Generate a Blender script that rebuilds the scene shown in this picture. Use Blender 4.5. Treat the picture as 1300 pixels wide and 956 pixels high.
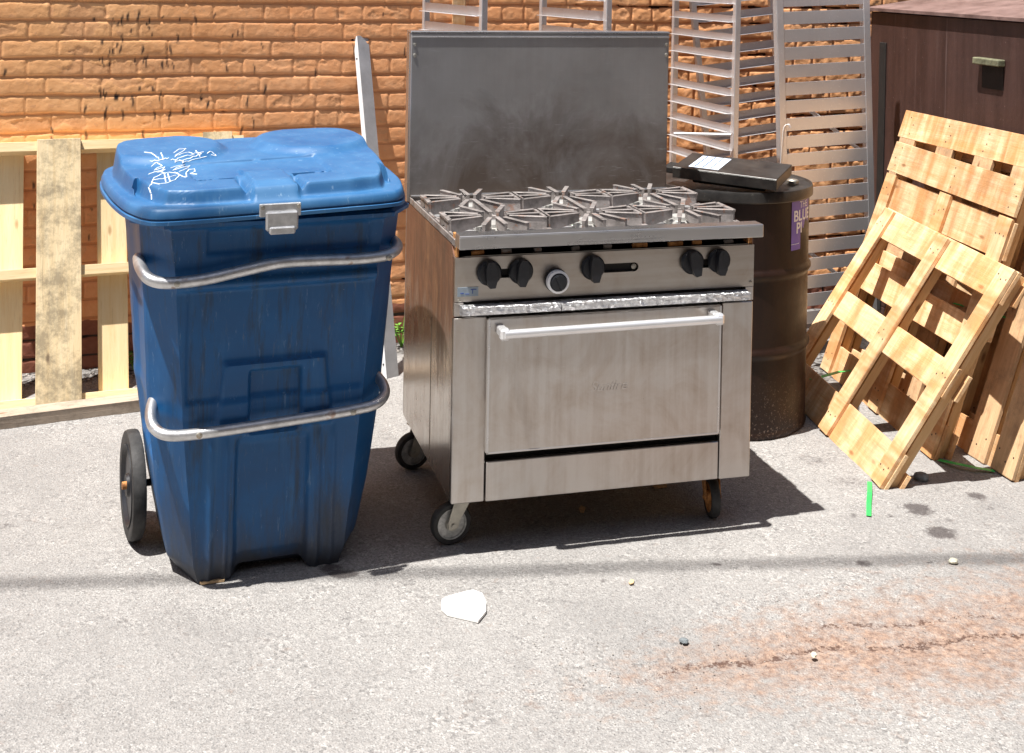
import bpy, bmesh, math, random
import numpy as np
from mathutils import Vector, Matrix
random.seed(7)
R = math.radians
PI = math.pi
for o in list(bpy.data.objects): bpy.data.objects.remove(o)
COL = bpy.context.scene.collection
SC = bpy.context.scene

# ------------------------------------------------------------------ camera
FPX, CAMH, PITCH, ROLL = 1617.75, 1.663, .0157, .0177
fw = Vector((0, math.cos(PITCH), -math.sin(PITCH)))
up0 = Vector((0, math.sin(PITCH), math.cos(PITCH)))
x0 = Vector((1, 0, 0))
cx = math.cos(ROLL)*x0 + math.sin(ROLL)*up0
cu = -math.sin(ROLL)*x0 + math.cos(ROLL)*up0
cam = bpy.data.cameras.new('camera')
camo = bpy.data.objects.new('camera', cam)
COL.objects.link(camo)
M = Matrix((( cx.x, cu.x, -fw.x, 0), (cx.y, cu.y, -fw.y, 0), (cx.z, cu.z, -fw.z, CAMH), (0, 0, 0, 1)))
camo.matrix_world = M
cam.sensor_fit = 'HORIZONTAL'; cam.sensor_width = 36
cam.lens = FPX/1300*36
cam.shift_y = -(478+17.4)/1300
cam.clip_end = 500; cam.clip_start = .05
SC.camera = camo
SC.render.resolution_x = 1024; SC.render.resolution_y = 753

# ------------------------------------------------------------------ light
SUN = Vector((-.269, -.192, 1)).normalized()          # towards the sun
w = bpy.data.worlds.new('World'); SC.world = w; w.use_nodes = True
nt = w.node_tree; nt.nodes.clear()
out = nt.nodes.new('ShaderNodeOutputWorld'); bg = nt.nodes.new('ShaderNodeBackground'); sky = nt.nodes.new('ShaderNodeTexSky')
sky.sky_type = 'NISHITA'; sky.sun_disc = False
sky.sun_elevation = math.asin(SUN.z); sky.sun_rotation = math.atan2(SUN.x, SUN.y)
sky.air_density = 1.2; sky.dust_density = 2.5
bg.inputs[1].default_value = .05
nt.links.new(sky.outputs[0], bg.inputs[0]); nt.links.new(bg.outputs[0], out.inputs[0])
sl = bpy.data.lights.new('sun', 'SUN'); sl.energy = 5.0; sl.angle = R(.55); sl.color = (1, .968, .915)
so = bpy.data.objects.new('sun', sl); COL.objects.link(so); so.location = (0, 0, 8)
so.rotation_euler = (-SUN).to_track_quat('-Z', 'Y').to_euler()
SC.view_settings.view_transform = 'Standard'; SC.view_settings.look = 'None'
SC.view_settings.exposure = .93; SC.view_settings.gamma = 1
SC.view_settings.use_curve_mapping = False

# ------------------------------------------------------------------ noise
def _h(ix, iy, s):
    n = (ix.astype(np.int64)*374761393 + iy.astype(np.int64)*668265263 + s*974634777) & 0xffffffff
    n = ((n ^ (n >> 13))*1274126177) & 0xffffffff
    n = n ^ (n >> 16)
    return (n & 0xffff)/65535.0
def vn(x, y, s=0):
    x = np.asarray(x, float); y = np.asarray(y, float)
    ix, iy = np.floor(x), np.floor(y); fx, fy = x-ix, y-iy
    fx = fx*fx*(3-2*fx); fy = fy*fy*(3-2*fy)
    a, b, c, d = _h(ix, iy, s), _h(ix+1, iy, s), _h(ix, iy+1, s), _h(ix+1, iy+1, s)
    return (a*(1-fx)+b*fx)*(1-fy) + (c*(1-fx)+d*fx)*fy
def fbm(x, y, s=0, n=4):
    t = 0; a = .5; k = 1
    for i in range(n):
        t = t + a*vn(x*k, y*k, s+i*17); a *= .5; k *= 2.03
    return t/(1-.5**n)
def sst(a, b, x):
    t = np.clip((x-a)/(b-a), 0, 1); return t*t*(3-2*t)

# ------------------------------------------------------------------ materials
class NB:
    def __init__(s, name):
        s.m = bpy.data.materials.new(name); s.m.use_nodes = True; s.t = s.m.node_tree
        s.b = s.t.nodes['Principled BSDF']
    def n(s, t, **k):
        o = s.t.nodes.new('ShaderNode'+t)
        for a, v in k.items(): setattr(o, a, v)
        return o
    def l(s, a, b): s.t.links.new(a, b)
    def coord(s, scale=(1, 1, 1), kind='Object', rot=(0, 0, 0), rnd=False):
        c = s.n('TexCoord'); m = s.n('Mapping'); m.inputs['Scale'].default_value = scale; m.inputs['Rotation'].default_value = rot
        s.l(c.outputs[kind], m.inputs[0])
        if rnd:
            i = s.n('ObjectInfo'); q = s.n('VectorMath', operation='SCALE'); q.inputs[0].default_value = (37, 19, 53)
            s.l(i.outputs['Random'], q.inputs['Scale']); s.l(q.outputs[0], m.inputs['Location'])
        return m.outputs[0]
    def noise(s, v, scale=5, detail=4, rough=.55, dist=0):
        o = s.n('TexNoise'); o.inputs['Scale'].default_value = scale; o.inputs['Detail'].default_value = detail
        o.inputs['Roughness'].default_value = rough; o.inputs['Distortion'].default_value = dist
        s.l(v, o.inputs['Vector']); return o.outputs[0]
    def vor(s, v, scale=5, feat='F1', o='Distance'):
        k = s.n('TexVoronoi'); k.feature = feat; k.inputs['Scale'].default_value = scale
        s.l(v, k.inputs['Vector']); return k.outputs[o]
    def ramp(s, f, *st):
        o = s.n('ValToRGB'); cr = o.color_ramp
        while len(cr.elements) < len(st): cr.elements.new(.5)
        for e, (p, c) in zip(cr.elements, st):
            e.position = p; e.color = (c, c, c, 1) if not isinstance(c, tuple) else (*c, 1)
        s.l(f, o.inputs[0]); return o.outputs[0]
    def mix(s, f, a, b, mode='MIX'):
        o = s.n('MixRGB'); o.blend_type = mode
        for i, v in ((0, f), (1, a), (2, b)):
            if isinstance(v, (int, float)): o.inputs[i].default_value = v if i == 0 else (v, v, v, 1)
            elif isinstance(v, tuple): o.inputs[i].default_value = (*v, 1)
            else: s.l(v, o.inputs[i])
        return o.outputs[0]
    def math(s, op, a, b=None, clamp=False):
        o = s.n('Math', operation=op); o.use_clamp = clamp
        for i, v in ((0, a), (1, b)):
            if v is None: continue
            if isinstance(v, (int, float)): o.inputs[i].default_value = v
            else: s.l(v, o.inputs[i])
        return o.outputs[0]
    def attr(s, name):
        o = s.n('Attribute'); o.attribute_name = name; return o.outputs['Fac']
    def sep(s, v):
        o = s.n('SeparateXYZ'); s.l(v, o.inputs[0]); return o.outputs
    def bump(s, h, strength=.3, dist=.01):
        o = s.n('Bump'); o.inputs['Strength'].default_value = strength; o.inputs['Distance'].default_value = dist
        s.l(h, o.inputs['Height']); s.l(o.outputs[0], s.b.inputs['Normal'])
    def set(s, **k):
        nm = dict(col='Base Color', rough='Roughness', metal='Metallic', spec='Specular IOR Level', aniso='Anisotropic', coat='Coat Weight')
        for a, v in k.items():
            i = s.b.inputs[nm[a]]
            if isinstance(v, tuple): i.default_value = (*v, 1)
            elif isinstance(v, (int, float)): i.default_value = v
            else: s.l(v, i)
        return s.m

def m_ground():
    k = NB('weathered_asphalt'); v = k.coord()
    big = k.noise(v, 1.3, 5, .6); med = k.noise(v, 9, 5, .65); fine = k.noise(v, 160, 4, .7)
    chips = k.mix(k.ramp(k.noise(v, 7, 4, .7), (.42, 0), (.58, 1)), k.vor(v, 120, o='Color'), k.vor(v, 210, o='Color')); cd = k.vor(v, 165)
    cs = k.sep(chips)[0]
    base = k.ramp(big, (.3, (.262, .254, .248)), (.7, (.345, .336, .328)))
    base = k.mix(.55, base, k.ramp(med, (.3, (.24, .23, .222)), (.7, (.37, .358, .345))))
    # aggregate: pale and dark stones sitting in binder
    agg = k.ramp(cs, (0, (.075, .073, .072)), (.14, (.18, .174, .17)), (.32, (.30, .29, .28)), (.7, (.38, .366, .352)), (1, (.60, .58, .555)))
    col = k.mix(k.ramp(k.noise(v, 2.7, 5, .65), (.35, .38), (.65, .66)), base, agg)
    col = k.mix(k.ramp(k.noise(v, .9, 6, .68), (.44, 0), (.66, .55)), col, (.19, .184, .182))
    col = k.mix(k.ramp(k.noise(v, 5.5, 5, .72), (.60, 0), (.72, .45)), col, (.135, .125, .12))
    col = k.mix(k.ramp(cd, (.45, 0), (.68, .45)), col, (.20, .185, .175))
    col = k.mix(k.ramp(fine, (.35, .8), (.43, 0)), col, (.12, .112, .108))
    br = k.noise(v, 22, 5, .7)
    dirt = k.math('ADD', k.attr('dirt'), k.math('MULTIPLY', k.math('SUBTRACT', br, .5), 2.0))
    dm = k.ramp(dirt, (.22, 0), (1.0, .85))
    dcol = k.mix(k.ramp(k.noise(v, 60, 4, .7), (.35, 0), (.65, 1)), (.15, .085, .06), (.38, .255, .185))
    col = k.mix(dm, col, dcol)
    cr = k.math('ADD', k.math('MULTIPLY', k.attr('crack'), .9), k.math('MULTIPLY', k.math('SUBTRACT', k.noise(v, 55, 5, .8), .5), 2.6))
    col = k.mix(k.ramp(cr, (.62, 0), (.8, .85)), col, (.07, .035, .025))
    st = k.math('ADD', k.attr('stain'), k.math('MULTIPLY', k.math('SUBTRACT', k.noise(v, 34, 6, .8), .5), 2.0))
    col = k.mix(k.ramp(st, (.38, 0), (.8, .8)), col, (.055, .045, .045))
    so_ = k.math('ADD', k.attr('soil'), k.math('MULTIPLY', k.math('SUBTRACT', k.noise(v, 14, 5, .7), .5), .9))
    scol = k.mix(k.ramp(k.vor(v, 70, o='Color'), (.3, 0), (.8, 1)), (.045, .038, .034), (.25, .24, .23))
    col = k.mix(k.ramp(so_, (.4, 0), (.62, 1)), col, scol)
    h = k.math('ADD', k.math('MULTIPLY', k.ramp(cd, (0, 1), (.6, 0)), .6), k.math('MULTIPLY', fine, .6))
    k.bump(h, .8, .005)
    return k.set(col=col, rough=.9, spec=.25)

def m_wall():
    k = NB('orange_painted_brick'); v = k.coord()
    n1 = k.noise(v, 2.2, 4, .6); n2 = k.noise(v, 25, 5, .7); n3 = k.noise(v, 120, 3, .7)
    paint = k.ramp(k.math('ADD', k.math('MULTIPLY', n1, .5), k.math('MULTIPLY', n2, .5)),
                   (.3, (.74, .31, .125)), (.5, (.82, .39, .18)), (.72, (.90, .49, .26)))
    paint = k.mix(k.math('MULTIPLY', k.attr('yellow'), .5), paint, (.90, .54, .24))
    sp = k.math('ADD', k.attr('spall'), k.math('MULTIPLY', k.math('SUBTRACT', n2, .5), .5))
    paint = k.mix(k.ramp(sp, (.46, 0), (.66, .6)), paint, k.mix(n3, (.50, .18, .07), (.90, .55, .30)))
    mo = k.math('ADD', k.attr('mortar'), k.math('MULTIPLY', k.math('SUBTRACT', n2, .5), .6))
    paint = k.mix(k.ramp(mo, (.40, 0), (.62, .6)), paint, (.50, .20, .085))
    ho = k.math('ADD', k.attr('hole'), k.math('MULTIPLY', k.math('SUBTRACT', n2, .5), .5))
    paint = k.mix(k.ramp(ho, (.5, 0), (.6, .95)), paint, (.035, .02, .015))
    bare = k.mix(k.ramp(mo, (.5, 0), (.75, 1)), k.mix(n2, (.16, .055, .035), (.36, .15, .10)), (.07, .05, .042))
    ba = k.math('ADD', k.attr('bare'), k.math('MULTIPLY', k.math('SUBTRACT', n2, .5), .35))
    col = k.mix(k.ramp(ba, (.45, 0), (.55, 1)), paint, bare)
    col = k.mix(k.attr('drip'), col, (.03, .025, .025))
    k.bump(k.math('ADD', k.math('MULTIPLY', n2, .7), k.math('MULTIPLY', n3, .6)), .5, .003)
    return k.set(col=col, rough=.75, spec=.2)

def m_steel(name, c0=(.50, .47, .44), c1=(.66, .63, .60), dirt=(.30, .21, .14), amount=.35, rough=(.28, .46), axis='z', soot=False, rust=False, metal=.95):
    k = NB(name); v = k.coord()
    sc = (40, 40, 1.6) if axis == 'z' else (1.6, 40, 40)
    vs = k.coord(sc); st = k.noise(vs, 1.0, 5, .65)
    cl = k.noise(v, 6.5, 7, .72, .6)
    brush = k.noise(k.coord((4, 4, 260) if axis != 'z' else (220, 220, 4)), 1, 2, .5)
    col = k.mix(cl, c0, c1)
    f = k.ramp(k.math('ADD', k.math('MULTIPLY', st, .32), k.math('MULTIPLY', cl, .68)), (.44, 0), (.66, amount))
    col = k.mix(f, col, dirt)
    spots = k.ramp(k.vor(v, 38), (.02, 1), (.05, 0))
    keep = k.ramp(k.noise(v, 9, 2), (.55, 0), (.6, 1))
    col = k.mix(k.math('MULTIPLY', k.math('MULTIPLY', spots, keep), .7), col, (.12, .07, .04))
    rgh = k.ramp(k.math('ADD', k.math('MULTIPLY', cl, .6), k.math('MULTIPLY', st, .4)), (.3, rough[0]), (.7, rough[1]))
    met = metal
    if soot:
        z = k.sep(v)[2]
        zz = k.math('MULTIPLY', k.math('SUBTRACT', 1.20, z), 4.4)       # 0 high, 1 at the burners
        lob = k.noise(k.coord((3.4, 3.4, 2.3)), 1.2, 6, .62, .5)
        sf = k.math('ADD', k.math('MULTIPLY', zz, .55), k.math('MULTIPLY', k.math('SUBTRACT', lob, .5), 1.9))
        sm = k.ramp(sf, (-.1, .08), (.28, .55), (.65, .93))
        col = k.mix(sm, col, k.mix(cl, (.030, .016, .009), (.10, .062, .038)))
        haze_ = k.ramp(k.noise(k.coord((2.0, 2.0, 2.6)), 1.3, 4, .6), (.4, .25), (.62, .0))
        col = k.mix(haze_, col, (.16, .13, .11))
        scuff = k.ramp(k.noise(k.coord((14, 14, 120), rot=(0, .5, 0)), 1, 4, .7), (.62, 0), (.72, .22))
        col = k.mix(scuff, col, (.62, .62, .64))
        rgh = k.math('ADD', rgh, k.math('MULTIPLY', sm, .22))
        met = k.math('SUBTRACT', .85, k.math('MULTIPLY', sm, .5))
    if rust:
        z = k.sep(v)[2]
        ru = k.math('ADD', k.math('MULTIPLY', k.math('SUBTRACT', z, .50), 2.6), k.math('MULTIPLY', k.math('SUBTRACT', k.noise(k.coord((8, 8, 1.6)), 1, 7, .75), .5), 2.0))
        rm = k.ramp(ru, (.0, 0), (.35, .9))
        rc = k.ramp(k.noise(k.coord((12, 12, 3.2)), 1.4, 8, .82, .8), (.35, (.055, .02, .012)), (.52, (.16, .06, .032)), (.63, (.30, .15, .07)), (.76, (.62, .42, .22)))
        col = k.mix(rm, col, rc)
        rgh = k.math('ADD', rgh, k.math('MULTIPLY', rm, .15))
        met = k.math('SUBTRACT', .95, k.math('MULTIPLY', rm, .7))
    k.bump(k.math('ADD', k.math('MULTIPLY', brush, .25), k.math('MULTIPLY', cl, 1.0)), .12, .004)
    return k.set(col=col, rough=rgh, metal=met)

def m_simple(name, c, rough=.6, metal=0, var=.25, scale=12, bump=.15, spec=.5, c2=None, bd=.003, spk=None, rnd=False):
    k = NB(name); v = k.coord(rnd=rnd); n = k.noise(v, scale, 5, .65)
    a = tuple(x*(1-var) for x in c); b = tuple(min(1, x*(1+var)) for x in c)
    if c2: b = c2
    col = k.mix(k.ramp(n, (.3, 0), (.7, 1)), a, b)
    if spk: col = k.mix(k.ramp(k.noise(v, spk[0], 3, .7), (spk[1], 0), (spk[1]+.06, spk[2])), col, spk[3])
    k.bump(k.noise(v, scale*6, 4, .7), bump, bd)
    return k.set(col=col, rough=rough, metal=metal, spec=spec)

def m_blue(name='faded_blue_plastic', dirt=True, a=(.004, .064, .19), c=(.008, .10, .28), fade=.28, scuff=.3):
    k = NB(name); v = k.coord()
    cl = k.noise(v, 5, 5, .6); st = k.noise(k.coord((28, 28, 1.5)), 1, 5, .65); fi = k.noise(v, 90, 3, .7)
    col = k.mix(k.ramp(cl, (.3, 0), (.7, 1)), a, c)
    col = k.mix(k.ramp(st, (.55, 0), (.75, fade)), col, (.07, .18, .33))
    scr = k.noise(k.coord((60, 60, 9), rot=(.3, .4, .2)), 1, 4, .75)
    col = k.mix(k.ramp(scr, (.62, 0), (.70, scuff)), col, (.22, .34, .48))
    if dirt:
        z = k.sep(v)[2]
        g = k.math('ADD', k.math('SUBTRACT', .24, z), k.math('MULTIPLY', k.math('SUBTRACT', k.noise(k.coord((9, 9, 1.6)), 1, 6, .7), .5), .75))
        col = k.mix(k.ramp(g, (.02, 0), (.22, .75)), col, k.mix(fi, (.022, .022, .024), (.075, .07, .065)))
        s2 = k.ramp(k.noise(k.coord((17, 17, .8)), 1.3, 6, .75), (.54, 0), (.68, .7))
        col = k.mix(s2, col, (.025, .035, .045))
        s3 = k.ramp(k.noise(k.coord((45, 45, 5)), 1.3, 5, .8), (.60, 0), (.70, .4))
        col = k.mix(s3, col, (.13, .16, .18))
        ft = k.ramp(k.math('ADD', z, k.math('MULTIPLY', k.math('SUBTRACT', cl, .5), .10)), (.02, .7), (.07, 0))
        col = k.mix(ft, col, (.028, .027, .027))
    spk = k.ramp(k.vor(v, 60), (.03, 1), (.06, 0)); kp = k.ramp(k.noise(v, 14, 2), (.58, 0), (.62, .6))
    col = k.mix(k.math('MULTIPLY', spk, kp), col, (.5, .55, .6))
    k.bump(k.math('ADD', k.math('MULTIPLY', fi, .4), cl), .12, .004)
    return k.set(col=col, rough=k.ramp(cl, (.3, .40), (.7, .58)), spec=.38)

def m_wood(name, c0, c1, dark=(.20, .09, .035), band=False, grey=0, blotch=.35):
    k = NB(name); v = k.coord((1.2, 16, 16), rnd=True); v2 = k.coord((1, 1, 1), rnd=True)
    g = k.noise(v, 2.6, 6, .7, .5)
    col = k.mix(k.ramp(g, (.3, 0), (.7, 1)), c0, c1)
    col = k.mix(k.ramp(k.noise(v, 7, 4, .7), (.58, 0), (.74, .45)), col, dark)
    if band:      # face veneer: patches across the board
        vb = k.coord((7, 1.2, 1.2), rnd=True)
        bnd = k.noise(vb, 1.6, 3, .6)
        col = k.mix(k.ramp(bnd, (.42, 0), (.60, .75)), col, tuple(x*y for x, y in zip(c0, (.85, .62, .42))))
        col = k.mix(k.ramp(k.noise(k.coord((26, 1.5, 1.5), rnd=True), 1, 4, .7), (.55, 0), (.7, .3)), col, tuple(min(1, x*1.25) for x in c1))
    kn = k.vor(k.coord((5, 14, 14), rnd=True), 1)
    col = k.mix(k.ramp(kn, (.05, .8), (.13, 0)), col, dark)
    if grey:
        gm = k.ramp(k.noise(v2, 6, 7, .8), (.45, 0), (.60, grey))
        col = k.mix(gm, col, (.05, .045, .04))
    i = k.n('ObjectInfo'); hv = k.n('HueSaturation'); k.l(col, hv.inputs['Color'])
    k.l(k.math('ADD', k.math('MULTIPLY', i.outputs['Random'], .36), .76), hv.inputs['Value'])
    k.bump(k.math('ADD', g, k.noise(v, 18, 3, .7)), .35, .003)
    return k.set(col=hv.outputs[0], rough=.72, spec=.3)

def m_galv():
    k = NB('aluminium_spangled'); v = k.coord(); n = k.noise(v, 3, 5, .6); f = k.noise(v, 90, 3, .75)
    col = k.mix(n, (.58, .585, .60), (.76, .76, .78))
    col = k.mix(k.ramp(f, (.60, 0), (.68, .5)), col, (.92, .92, .92))
    k.bump(k.noise(v, 14, 4, .6), .12, .004)
    return k.set(col=col, rough=k.ramp(n, (.3, .28), (.7, .45)), metal=.62)

def m_drum():
    k = NB('rusted_dark_drum_paint'); v = k.coord(); st = k.noise(k.coord((7, 7, .9)), 1.2, 6, .7); n = k.noise(v, 16, 5, .7)
    col = k.mix(k.ramp(st, (.3, 0), (.7, 1)), (.007, .0035, .003), (.024, .010, .006))
    col = k.mix(k.ramp(n, (.60, 0), (.78, .35)), col, (.07, .03, .017))
    z = k.sep(v)[2]
    low = k.math('MULTIPLY', k.ramp(z, (.02, 1), (.26, 0)), k.ramp(k.noise(v, 110, 3, .8), (.58, 0), (.66, .6)))
    col = k.mix(low, col, (.30, .22, .18))
    k.bump(n, .2, .004)
    return k.set(col=col, rough=k.ramp(n, (.3, .36), (.7, .55)), spec=.28)

def m_dump():
    k = NB('maroon_dumpster_paint'); v = k.coord(); st = k.noise(k.coord((9, 9, .6)), 1.4, 6, .7); n = k.noise(v, 6, 6, .7); f = k.noise(v, 60, 3, .7)
    col = k.mix(k.ramp(st, (.3, 0), (.7, 1)), (.036, .017, .014), (.085, .045, .038))
    col = k.mix(k.ramp(n, (.52, 0), (.7, .5)), col, (.028, .014, .013))
    col = k.mix(k.ramp(k.noise(k.coord((30, 30, .7)), 1, 4, .6), (.60, 0), (.70, .35)), col, (.28, .20, .19))
    col = k.mix(k.ramp(f, (.66, 0), (.70, .35)), col, (.30, .22, .20))
    k.bump(n, .25, .01)
    return k.set(col=col, rough=.5, spec=.45)

GR = m_ground(); WALLM = m_wall()
ST = m_steel('stained_stainless_steel', c0=(.42, .395, .375), c1=(.62, .595, .57), amount=.5)
STP = m_steel('control_panel_steel', c0=(.40, .365, .33), c1=(.56, .53, .49), amount=.5, axis='x')
STL = m_steel('ledge_steel', c0=(.50, .49, .49), c1=(.62, .62, .62), amount=.15, rough=(.22, .36), axis='x')
STB = m_steel('sooty_backguard_steel', c0=(.38, .38, .385), c1=(.56, .56, .57), dirt=(.2, .17, .15), amount=.3, soot=True, rough=(.34, .5))
STS = m_steel('rusty_side_steel', c0=(.34, .30, .26), c1=(.58, .54, .49), dirt=(.22, .13, .08), amount=.6, rust=True, rough=(.16, .32))
CHR = m_simple('polished_handle_steel', (.86, .86, .87), .32, .7, .06, 8, .03)
BLK = m_simple('black_cavity', (.012, .010, .009), .8, 0, .4, 20, .2)
KNB = m_simple('black_knob_plastic', (.010, .011, .015), .42, 0, .3, 30, .1)
IRON = m_simple('worn_cast_iron', (.20, .18, .17), .5, .35, .3, 22, .5, c2=(.40, .36, .345), spk=(30, .60, .55, (.30, .13, .07)))
TRAY = m_simple('burner_tray_aluminium', (.55, .55, .56), .5, .85, .3, 10, .3)
BURN = m_simple('pale_burner_casting', (.42, .41, .39), .55, .35, .2, 20, .3)
RUST = m_simple('orange_rust', (.40, .13, .035), .9, 0, .6, 40, .5, c2=(.75, .36, .12))
RUBR = m_simple('black_rubber', (.012, .012, .013), .7, 0, .5, 18, .4, c2=(.045, .043, .042))
ZINC = m_simple('dull_zinc', (.42, .40, .35), .45, .8, .25, 25, .25, spk=(25, .60, .5, (.25, .14, .06)))
RIMM = m_simple('scuffed_wheel_rim', (.30, .31, .31), .5, .55, .4, 40, .3, c2=(.62, .62, .60))
GALVP = m_simple('galvanised_pipe', (.60, .60, .60), .36, .78, .22, 30, .25, spk=(14, .62, .7, (.34, .20, .13)))
GALV = m_galv(); BLUE = m_blue(); BLUEL = m_blue('lit_faded_blue_lid_plastic', False, (.012, .088, .235), (.045, .150, .31), .45, .6)  # paler lid copy: daylight on top put into colour, with fading and scuffs
CHALK = m_simple('white_marker_ink', (.80, .85, .9), .6, 0, .08, 20, .05)
PLY = m_wood('pale_pallet_plywood', (.66, .39, .18), (.86, .64, .40), dark=(.30, .13, .045), band=True, grey=.22)
PINE = m_wood('pale_pine_stringer', (.62, .35, .14), (.80, .55, .30))
OLDW = m_wood('old_pallet_board', (.50, .30, .16), (.70, .48, .28), grey=.35)
CREAM = m_wood('new_pine_board', (.80, .58, .30), (.88, .72, .45), dark=(.45, .27, .12))
DIRTW = m_wood('mould_stained_board', (.72, .54, .30), (.84, .70, .46), dark=(.2, .13, .08), grey=.55)
GREYW = m_wood('weathered_grey_timber', (.34, .27, .21), (.52, .43, .34), grey=.4)
DRUM = m_drum(); DUMP = m_dump()
DUMPL = m_simple('sunlit_maroon_lid_paint', (.12, .068, .058), .6, 0, .3, 7, .2, c2=(.25, .165, .15), spk=(22, .60, .5, (.10, .05, .045)))  # lighter copy of the maroon, with the lid's sunlight put into the colour
LIDB = m_simple('black_steel_lid', (.020, .020, .021), .36, .3, .4, 9, .15, c2=(.07, .065, .06), spk=(60, .66, .5, (.2, .18, .16)))
PURP = m_simple('purple_label', (.16, .11, .46), .5, 0, .15, 14, .05)
WHT = m_simple('white_label_ink', (.82, .80, .82), .6, 0, .08, 30, .05)
LBLUE = m_simple('pale_label', (.66, .74, .88), .5, 0, .1, 20, .05)
DBLUE = m_simple('label_blue_ink', (.05, .10, .34), .5, 0, .1, 20, .05)
GREYLB = m_simple('grey_maker_plate', (.30, .36, .42), .4, .3, .12, 20, .05)
GREEN = m_simple('green_strapping', (.03, .48, .10), .4, 0, .12, 30, .1)
FLAKE = m_simple('white_flake', (.88, .86, .83), .75, 0, .03, 16, .2)
STONE = m_simple('grey_stone', (.16, .18, .19), .8, 0, .4, 25, .5)
PSTONE = m_simple('pale_stone', (.62, .60, .48), .8, 0, .2, 25, .5)
CHIP = m_simple('wood_chip', (.58, .40, .22), .8, 0, .3, 40, .4)
LEAF = m_simple('weed_leaf', (.13, .30, .035), .55, 0, .4, 25, .2)
MOSS = m_simple('mossy_bracket_paint', (.10, .10, .055), .7, 0, .4, 30, .4, c2=(.24, .24, .15))
GREYP = m_simple('white_painted_metal', (.80, .81, .83), .5, .1, .06, 12, .1)
GREYS = m_simple('scuffed_grey_metal', (.42, .42, .43), .42, .6, .2, 8, .15)
ADDBLD = m_simple('added_building_render', (.22, .20, .18), .85, 0, .3, 2, .3)
CABLEM = m_simple('cable_sheath', (.03, .03, .03), .7)

def m_foil():
    k = NB('crinkled_foil'); v = k.coord((1, 1.5, 1.5)); n = k.vor(v, 55, 'F1'); n2 = k.noise(v, 38, 5, .7, 1.2)
    k.bump(k.math('ADD', n, k.math('MULTIPLY', n2, 1.2)), .8, .006)
    col = k.mix(k.ramp(n2, (.35, 0), (.6, 1)), (.55, .55, .57), (.80, .80, .80))
    return k.set(col=col, rough=.3, metal=.85)
FOIL = m_foil()

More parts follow.
